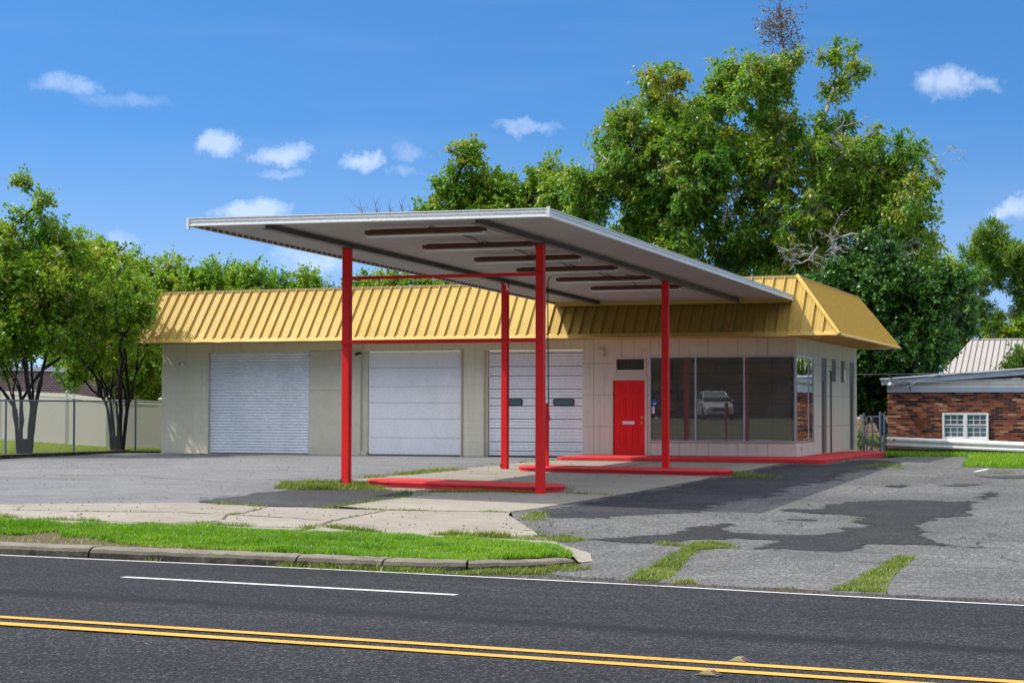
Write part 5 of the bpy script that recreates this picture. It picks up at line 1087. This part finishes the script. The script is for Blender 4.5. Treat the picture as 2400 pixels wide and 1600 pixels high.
big = B(24, [(-6.99, 15.3, 1.1), (-5.75, 13.9, 1.25), (-7.88, 14.5, .95), (-9.51, 14.37, .85), (-10.7, 14.05, .85), (-11.15, 12.85, .95), (-8.96, 12.84, 1.45), (-6.81, 12.47, 1.4), (-5.05, 12.6, .85, .8), (-3.84, 11.81, .7, .6), (-10.0, 13.3, .9), (-10.6, 12.2, 1.2), (-9.4, 11.9, 1.3), (-12.0, 11.7, 1.0), (-8.3, 13.8, 1.0), (-6.0, 11.6, 1.3), (-8.3, 11.9, 1.2), (-4.2, 11.5, .9), (-2.4, 11.2, .95), (-3.4, 11.5, .95), (-1.0, 11.0, .9), (-3.2, 9.8, 1.4), (-1.2, 9.9, 1.2), (-.3, 8.6, 1.1), (.3, 7.4, 1.0), (-.2, 6.6, 1.1),
             (-2.71, 15.3, .62, .8), (-2.28, 14.6, .5, .8), (-2.95, 14.0, .45, .8), (-2.7, 12.8, .42, .6), (-3.3, 12.2, .4, .5), (-4.6, 15.1, .4, .5), (-1.9, 12.3, .3, .5),
             (-12.45, 12.2, .75, .8), (-11.52, 11.08, 1.2), (-12.54, 10.41, 1.1), (-9.69, 11.01, 1.6), (-7.53, 10.75, 1.6), (-5.41, 10.66, 1.4), (-3.33, 10.5, 1.15), (-1.62, 10.6, 1.0), (-.19, 11.55, .6), (-.2, 10.6, .85), (.5, 9.9, .55, .7), (-10.79, 9.45, 1.4), (-8.61, 9.03, 1.6), (-6.29, 8.78, 1.6), (-4.02, 8.88, 1.55), (-1.97, 8.99, 1.35), (-.2, 9.3, .95), (-9.33, 7.81, 1.38), (-6.83, 7.22, 1.5), (-4.55, 7.17, 1.5), (-2.49, 7.12, 1.45), (-.79, 7.76, 1.2), (-11.6, 8.0, 1.2), (-13.2, 9.3, 1.0), (-13.3, 8.2, 1.1), (-1.2, 6.2, 1.2), (-8.5, 6.3, 1.2), (-5.8, 5.9, 1.2)], 2.2, 10)
def bigpatch(q, r):
    v = vnoise(np.array([q[0]]), np.array([q[2]]), 1.3, 7)[0]+r.normal(0, .15)
    return (.10 if q[2] > 11.8 else .0)+(.22 if v > .5 else -.02)
bt = tree('pecan_tree', 'great spreading tree with a dead top towering behind the office', (-6.8, 24.5), big, M['leaf_pecan'], M['bark_grey'], 30, .36, 4.5, 1, .165, .29, 30, 66, .36, .5, .62, .13, patch=bigpatch, dead=[(-5.1, 23.5, 16.35, 1.2)])
r_ = np.random.default_rng(44); mb = MB()
for a, d, L, rad in (((-7.6, 22.6, 9.4), (.2, -.2, 1), 1.3, .045), ((-3.4, 22.2, 7.6), (.4, 0, -1), 2.2, .04), ((-2.4, 21.8, 7.9), (1, 0, -.5), 2.6, .05), ((.3, 23, 9.6), (1, 0, .25), 1.9, .04), ((-3.6, 22.5, 12.0), (1, 0, -.3), 2.0, .035), ((-11.5, 22, 10.8), (-.6, 0, .8), 1.6, .03), ((-2.6, 21.6, 6.6), (.7, 0, -1), 2.2, .05)):
    crooked(mb, a, d, L, r_, rad)
mb.build('bare_branches', M['bark_grey'], bt)
tree('evergreen_tree', 'dense dark evergreen tree right behind the office side wall', (.2, 15.6), B(15.4, [(.61, 5.78, 1.1), (1.92, 5.75, .85), (2.71, 5.44, .6), (-.28, 4.9, 1.05), (1.19, 4.58, 1.15), (2.3, 4.3, .65), (.3, 3.4, 1.15), (1.47, 3.39, .9), (-.14, 2.55, .7), (-.45, 2.05, .5), (1.91, 3.3, .6), (-1.2, 5.9, 1.0), (-1.4, 4.6, 1.0), (-1.3, 3.2, .9), (-2.5, 5, 1.0), (-.3, 6.7, .9), (-.6, 1.6, .7), (.4, 2.3, .8), (1.2, 2.4, .6), (-1.2, 2.2, .8), (.2, 4.2, 1.1)], 1.1, 11), M['leaf_holly'], M['bark_dark'], 31, .2, 1.2, 1, .13, .38, 46, 84, .30, .15, .35, .15)
tree('pine_tree', 'tall rounded pine beyond the pale standing seam roof', (-.3, 61), B(60, [(-.2, 10.9, 1.1), (-1.17, 9.9, .8), (.76, 10.0, 1.1), (-.81, 8.6, .85), (1.11, 8.5, .9), (-1.0, 7.0, .75), (1.3, 7.0, .8), (1.95, 9.2, .95), (2.6, 8.0, .8), (.2, 9.7, 1.0), (-.2, 6.3, .7)], .9, 12), M['leaf_pine'], M['bark_grey'], 32, .15, 5.5, 1, .36, .085, 30, 74, .30, -.3, .74, .16, shell=.6)
tree('broadleaf_tree', 'bright green bushy tree between the evergreen and the pine', (-2.8, 70), B(70, [(-3.49, 8.39, 1.1), (-2.43, 6.74, 1.1), (-4.01, 10.04, .95), (-.59, 6.0, .9), (.9, 6.2, 1.1), (-4.3, 6.22, 1.3), (2.6, 6.0, 1.2), (4.5, 6.5, 1.3), (-3.4, 5, 1.3), (0.8, 4.6, 1.2)], 1.0, 13), M['leaf_myrtle'], M['bark_dark'], 33, .12, 3, 1, .24, .33, 26, 60, .4, .1, .70, .13)
tree('shrub', 'leafy shrub showing above the white roof edge of the mixed brick building', (4.4, 26), B(25.5, [(4.0, 3.1, .6), (3.3, 2.9, .3), (4.9, 3.35, .7), (5.8, 3.0, .8), (4.6, 2.5, .6)], .3, 14), M['leaf_myrtle'], M['bark_dark'], 34, .05, 1.4, 4, .11, .3, 50, 70, .24, .1, .60, .18, cat='shrub')
tree('shrub', 'small clipped shrub behind the chain link gate', (-.25, 12.6), [(-.3, 12.6, .35, .32), (.1, 12.9, .3, .3), (-.7, 12.8, .35, .3)], M['leaf_myrtle'], M['bark_dark'], 35, .03, .2, 3, .05, .35, 160, 80, .14, 0, .58, .15, cat='shrub')
dt = thing('bare_tree', 'leafless dead tree with thin upright twigs behind the canopy', 'tree', (-22.8, 25.6, 0)); mb = MB(); r_ = np.random.default_rng(8)
for a, b in (((-22.8, 25.6, -.1), (-22.9, 25.6, 8.2)),): mb.tube(curve(a, b, r_, 6, .04), [.14, .13, .12, .1, .09, .08, .07], 8)
for i, (x, z) in enumerate([(-24.1, 10.5), (-23.45, 10.6), (-22.75, 10.3), (-22.2, 10.35), (-21.75, 10.2), (-23.0, 9.8), (-22.5, 9.9)]):
    m0 = np.array([-22.9, 25.6, 8.0]); m1 = np.array([x+.25, 25.4, z-1.0]); m2 = np.array([x, 25.3, z]); mb.tube(curve(m0, m1, r_, 3, .1)+curve(m1, m2, r_, 3, .1)[1:], [.05, .04, .034, .026, .018, .012, .006], 5)
    for j in range(6): a = m1+(m2-m1)*r_.uniform(0, .8); mb.tube(curve(a, a+np.array([r_.normal(0, .3), r_.normal(0, .2), r_.uniform(.2, .6)]), r_, 3, .15), [.014, .010, .007, .004], 3, False)
mb.build('trunk', M['twig_dead'], dt)

# ------------------------------------------------------------------ across the road: what the shop window mirrors
for i, (x, y, s, lab) in enumerate([(-30, -76, 1.0, 'broad shade tree far left across the road, mirrored in the shop window'), (-21, -72, .9, 'shade tree behind the silver parked car across the road'), (-12, -76, 1.1, 'tall shade tree right of the parked cars across the road'), (-3, -74, 1.0, 'shade tree directly behind the photographer'), (8, -78, 1.1, 'shade tree across the road near the right edge of the lawn'), (-40, -78, 1.2, 'farthest left shade tree across the road'), (20, -80, 1.1, 'farthest right shade tree across the road')]):
    r = np.random.default_rng(50+i)
    bl = [(x+r.normal(0, 3.0), y+r.normal(0, 1.6), 1.3+z*s, r.uniform(2.0, 2.9)) for z in (.6, .8, 1, 1.2, 1.5, 2.5, 3, 4, 5, 5.5, 6.5, 7.5, 8, 9, 10, 11.5)]
    tree('shade_tree', lab, (x, y), bl, M['leaf_holly'], M['bark_dark'], 60+i, .3, 2.2, 1, .7, .5, 9, 60, .9, .1, .4, .15, 'shade trees across the road', twig=False)
def car(loc, rz, label):
    t = thing('parked_car', label, 'car', loc, 'silver cars parked across the road')
    def sec(x, hw, z0, z1, k=.82): return [(x, -hw*.96, z0), (x, -hw, z0+.25), (x, -hw*.97, z1-.1), (x, -hw*k, z1), (x, hw*k, z1), (x, hw*.97, z1-.1), (x, hw, z0+.25), (x, hw*.96, z0)]
    def loft(S_):
        mb = MB(); n = len(S_[0]); vs = [p for s in S_ for p in s]
        mb.add(vs, [(i*n+k, i*n+(k+1) % n, (i+1)*n+(k+1) % n, (i+1)*n+k) for i in range(len(S_)-1) for k in range(n)]+[tuple(range(n)), tuple(range((len(S_)-1)*n, len(S_)*n))]); return mb
    w = lambda mb: (setattr(mb, 'v', [(p[0]+loc[0], p[1]+loc[1], p[2]+loc[2]) for p in mb.v]), mb)[1]
    body = w(loft([sec(-2.25, .78, .35, .85), sec(-2.15, .88, .28, 1.0), sec(-1.2, .93, .25, 1.08), sec(.9, .93, .25, 1.06), sec(1.5, .92, .25, 1.02), sec(2.1, .86, .28, .92), sec(2.3, .76, .35, .74)])).build('body', M['car_paint'], t, smooth=False)
    w(loft([sec(-1.95, .72, 1.06, 1.12, .9), sec(-1.5, .74, 1.06, 1.58, .82), sec(.15, .74, 1.06, 1.62, .8), sec(1.05, .80, 1.04, 1.10, .95)])).build('cabin_glass', M['car_glass'], t)
    mb = MB(); mb.hexa([(-1.55, -.62, 1.585), (.2, -.6, 1.625), (.2, .6, 1.625), (-1.55, .62, 1.585)], [(-1.5, -.56, 1.65), (.12, -.54, 1.675), (.12, .54, 1.675), (-1.5, .56, 1.65)]); w(mb).build('roof_panel', M['car_paint'], t)
    for s in (-1, 1):
        mb = MB(); mb.tube([(1.08, s*.80, 1.07), (.2, s*.64, 1.62), (-1.5, s*.64, 1.59), (-1.98, s*.74, 1.08)], .035, 6); w(mb).build('window_pillar', M['car_paint'], t)
        mb = MB(); mb.box(.75, .92, s*1.0-.09, s*1.0+.09, 1.05, 1.2); w(mb).build('mirror', M['car_paint'], t, bevel=.03)
        mb = MB(); mb.hexa([(2.0, s*.62-.14, .72), (2.24, s*.62-.14, .72), (2.24, s*.62+.14, .72), (2.0, s*.62+.14, .72)], [(2.0, s*.62-.14, .93), (2.16, s*.62-.14, .88), (2.16, s*.62+.14, .88), (2.0, s*.62+.14, .93)]); w(mb).build('headlight', M['tube'], t)
        for x in (-1.4, 1.4):
            mb = MB(); mb.tube([(x, s*.72, .35), (x, s*.95, .35)], .35, 18); wh = w(mb).build('wheel', M['tyre'], t); mb = MB(); mb.tube([(x, s*.951, .35), (x, s*.965, .35)], .22, 14); w(mb).build('rim', M['alu'], wh)
    mb = MB(); mb.box(2.27, 2.31, -.45, .45, .5, .68); w(mb).build('grille', M['black'], t)
    t.rotation_euler = (0, 0, rz); return t
car((-16.6, -60.5, float(groundz(-16.6, -60.5))), R(68), 'silver sport utility car mirrored in the middle of the shop window')
car((-9.6, -60.2, float(groundz(-9.6, -60.2))), R(80), 'silver car mirrored at the right edge of the shop window')

# ------------------------------------------------------------------ road studs
def stud(x, y, label):
    t = thing('road_stud', label, 'road stud', (x, y, float(roadz(x, y))), 'road studs beside the yellow lines'); z = float(roadz(x, y))+.007
    d = Vector((1, -.1, 0)).normalized(); n = Vector((.1, 1, 0)).normalized(); c = Vector((x, y, z))
    P_ = lambda u, v, w: c+d*u+n*v+Vector((0, 0, w))
    mb = MB(); mb.hexa([P_(-.085, -.05, 0), P_(.085, -.05, 0), P_(.085, .05, 0), P_(-.085, .05, 0)], [P_(-.075, -.045, .005), P_(.075, -.045, .005), P_(.075, .045, .005), P_(-.075, .045, .005)]); mb.build('pad', M['black'], t)
    mb = MB(); mb.hexa([P_(-.06, -.05, .0065), P_(.06, -.05, .0065), P_(.06, .05, .0065), P_(-.06, .05, .0065)], [P_(-.02, -.042, .03), P_(.02, -.042, .03), P_(.02, .042, .03), P_(-.02, .042, .03)]); mb.build('body', M['lens'], t)
    mb = MB(); mb.hexa([P_(.0605, -.035, .008), P_(.065, -.035, .008), P_(.065, .035, .008), P_(.0605, .035, .008)], [P_(.024, -.03, .029), P_(.028, -.03, .029), P_(.028, .03, .029), P_(.024, .03, .029)]); mb.build('lens', M['lens_red'], t)
stud(6.68, -36.93, 'amber and red road stud behind the double yellow line'); stud(6.66, -37.73, 'amber and red road stud in front of the double yellow line')
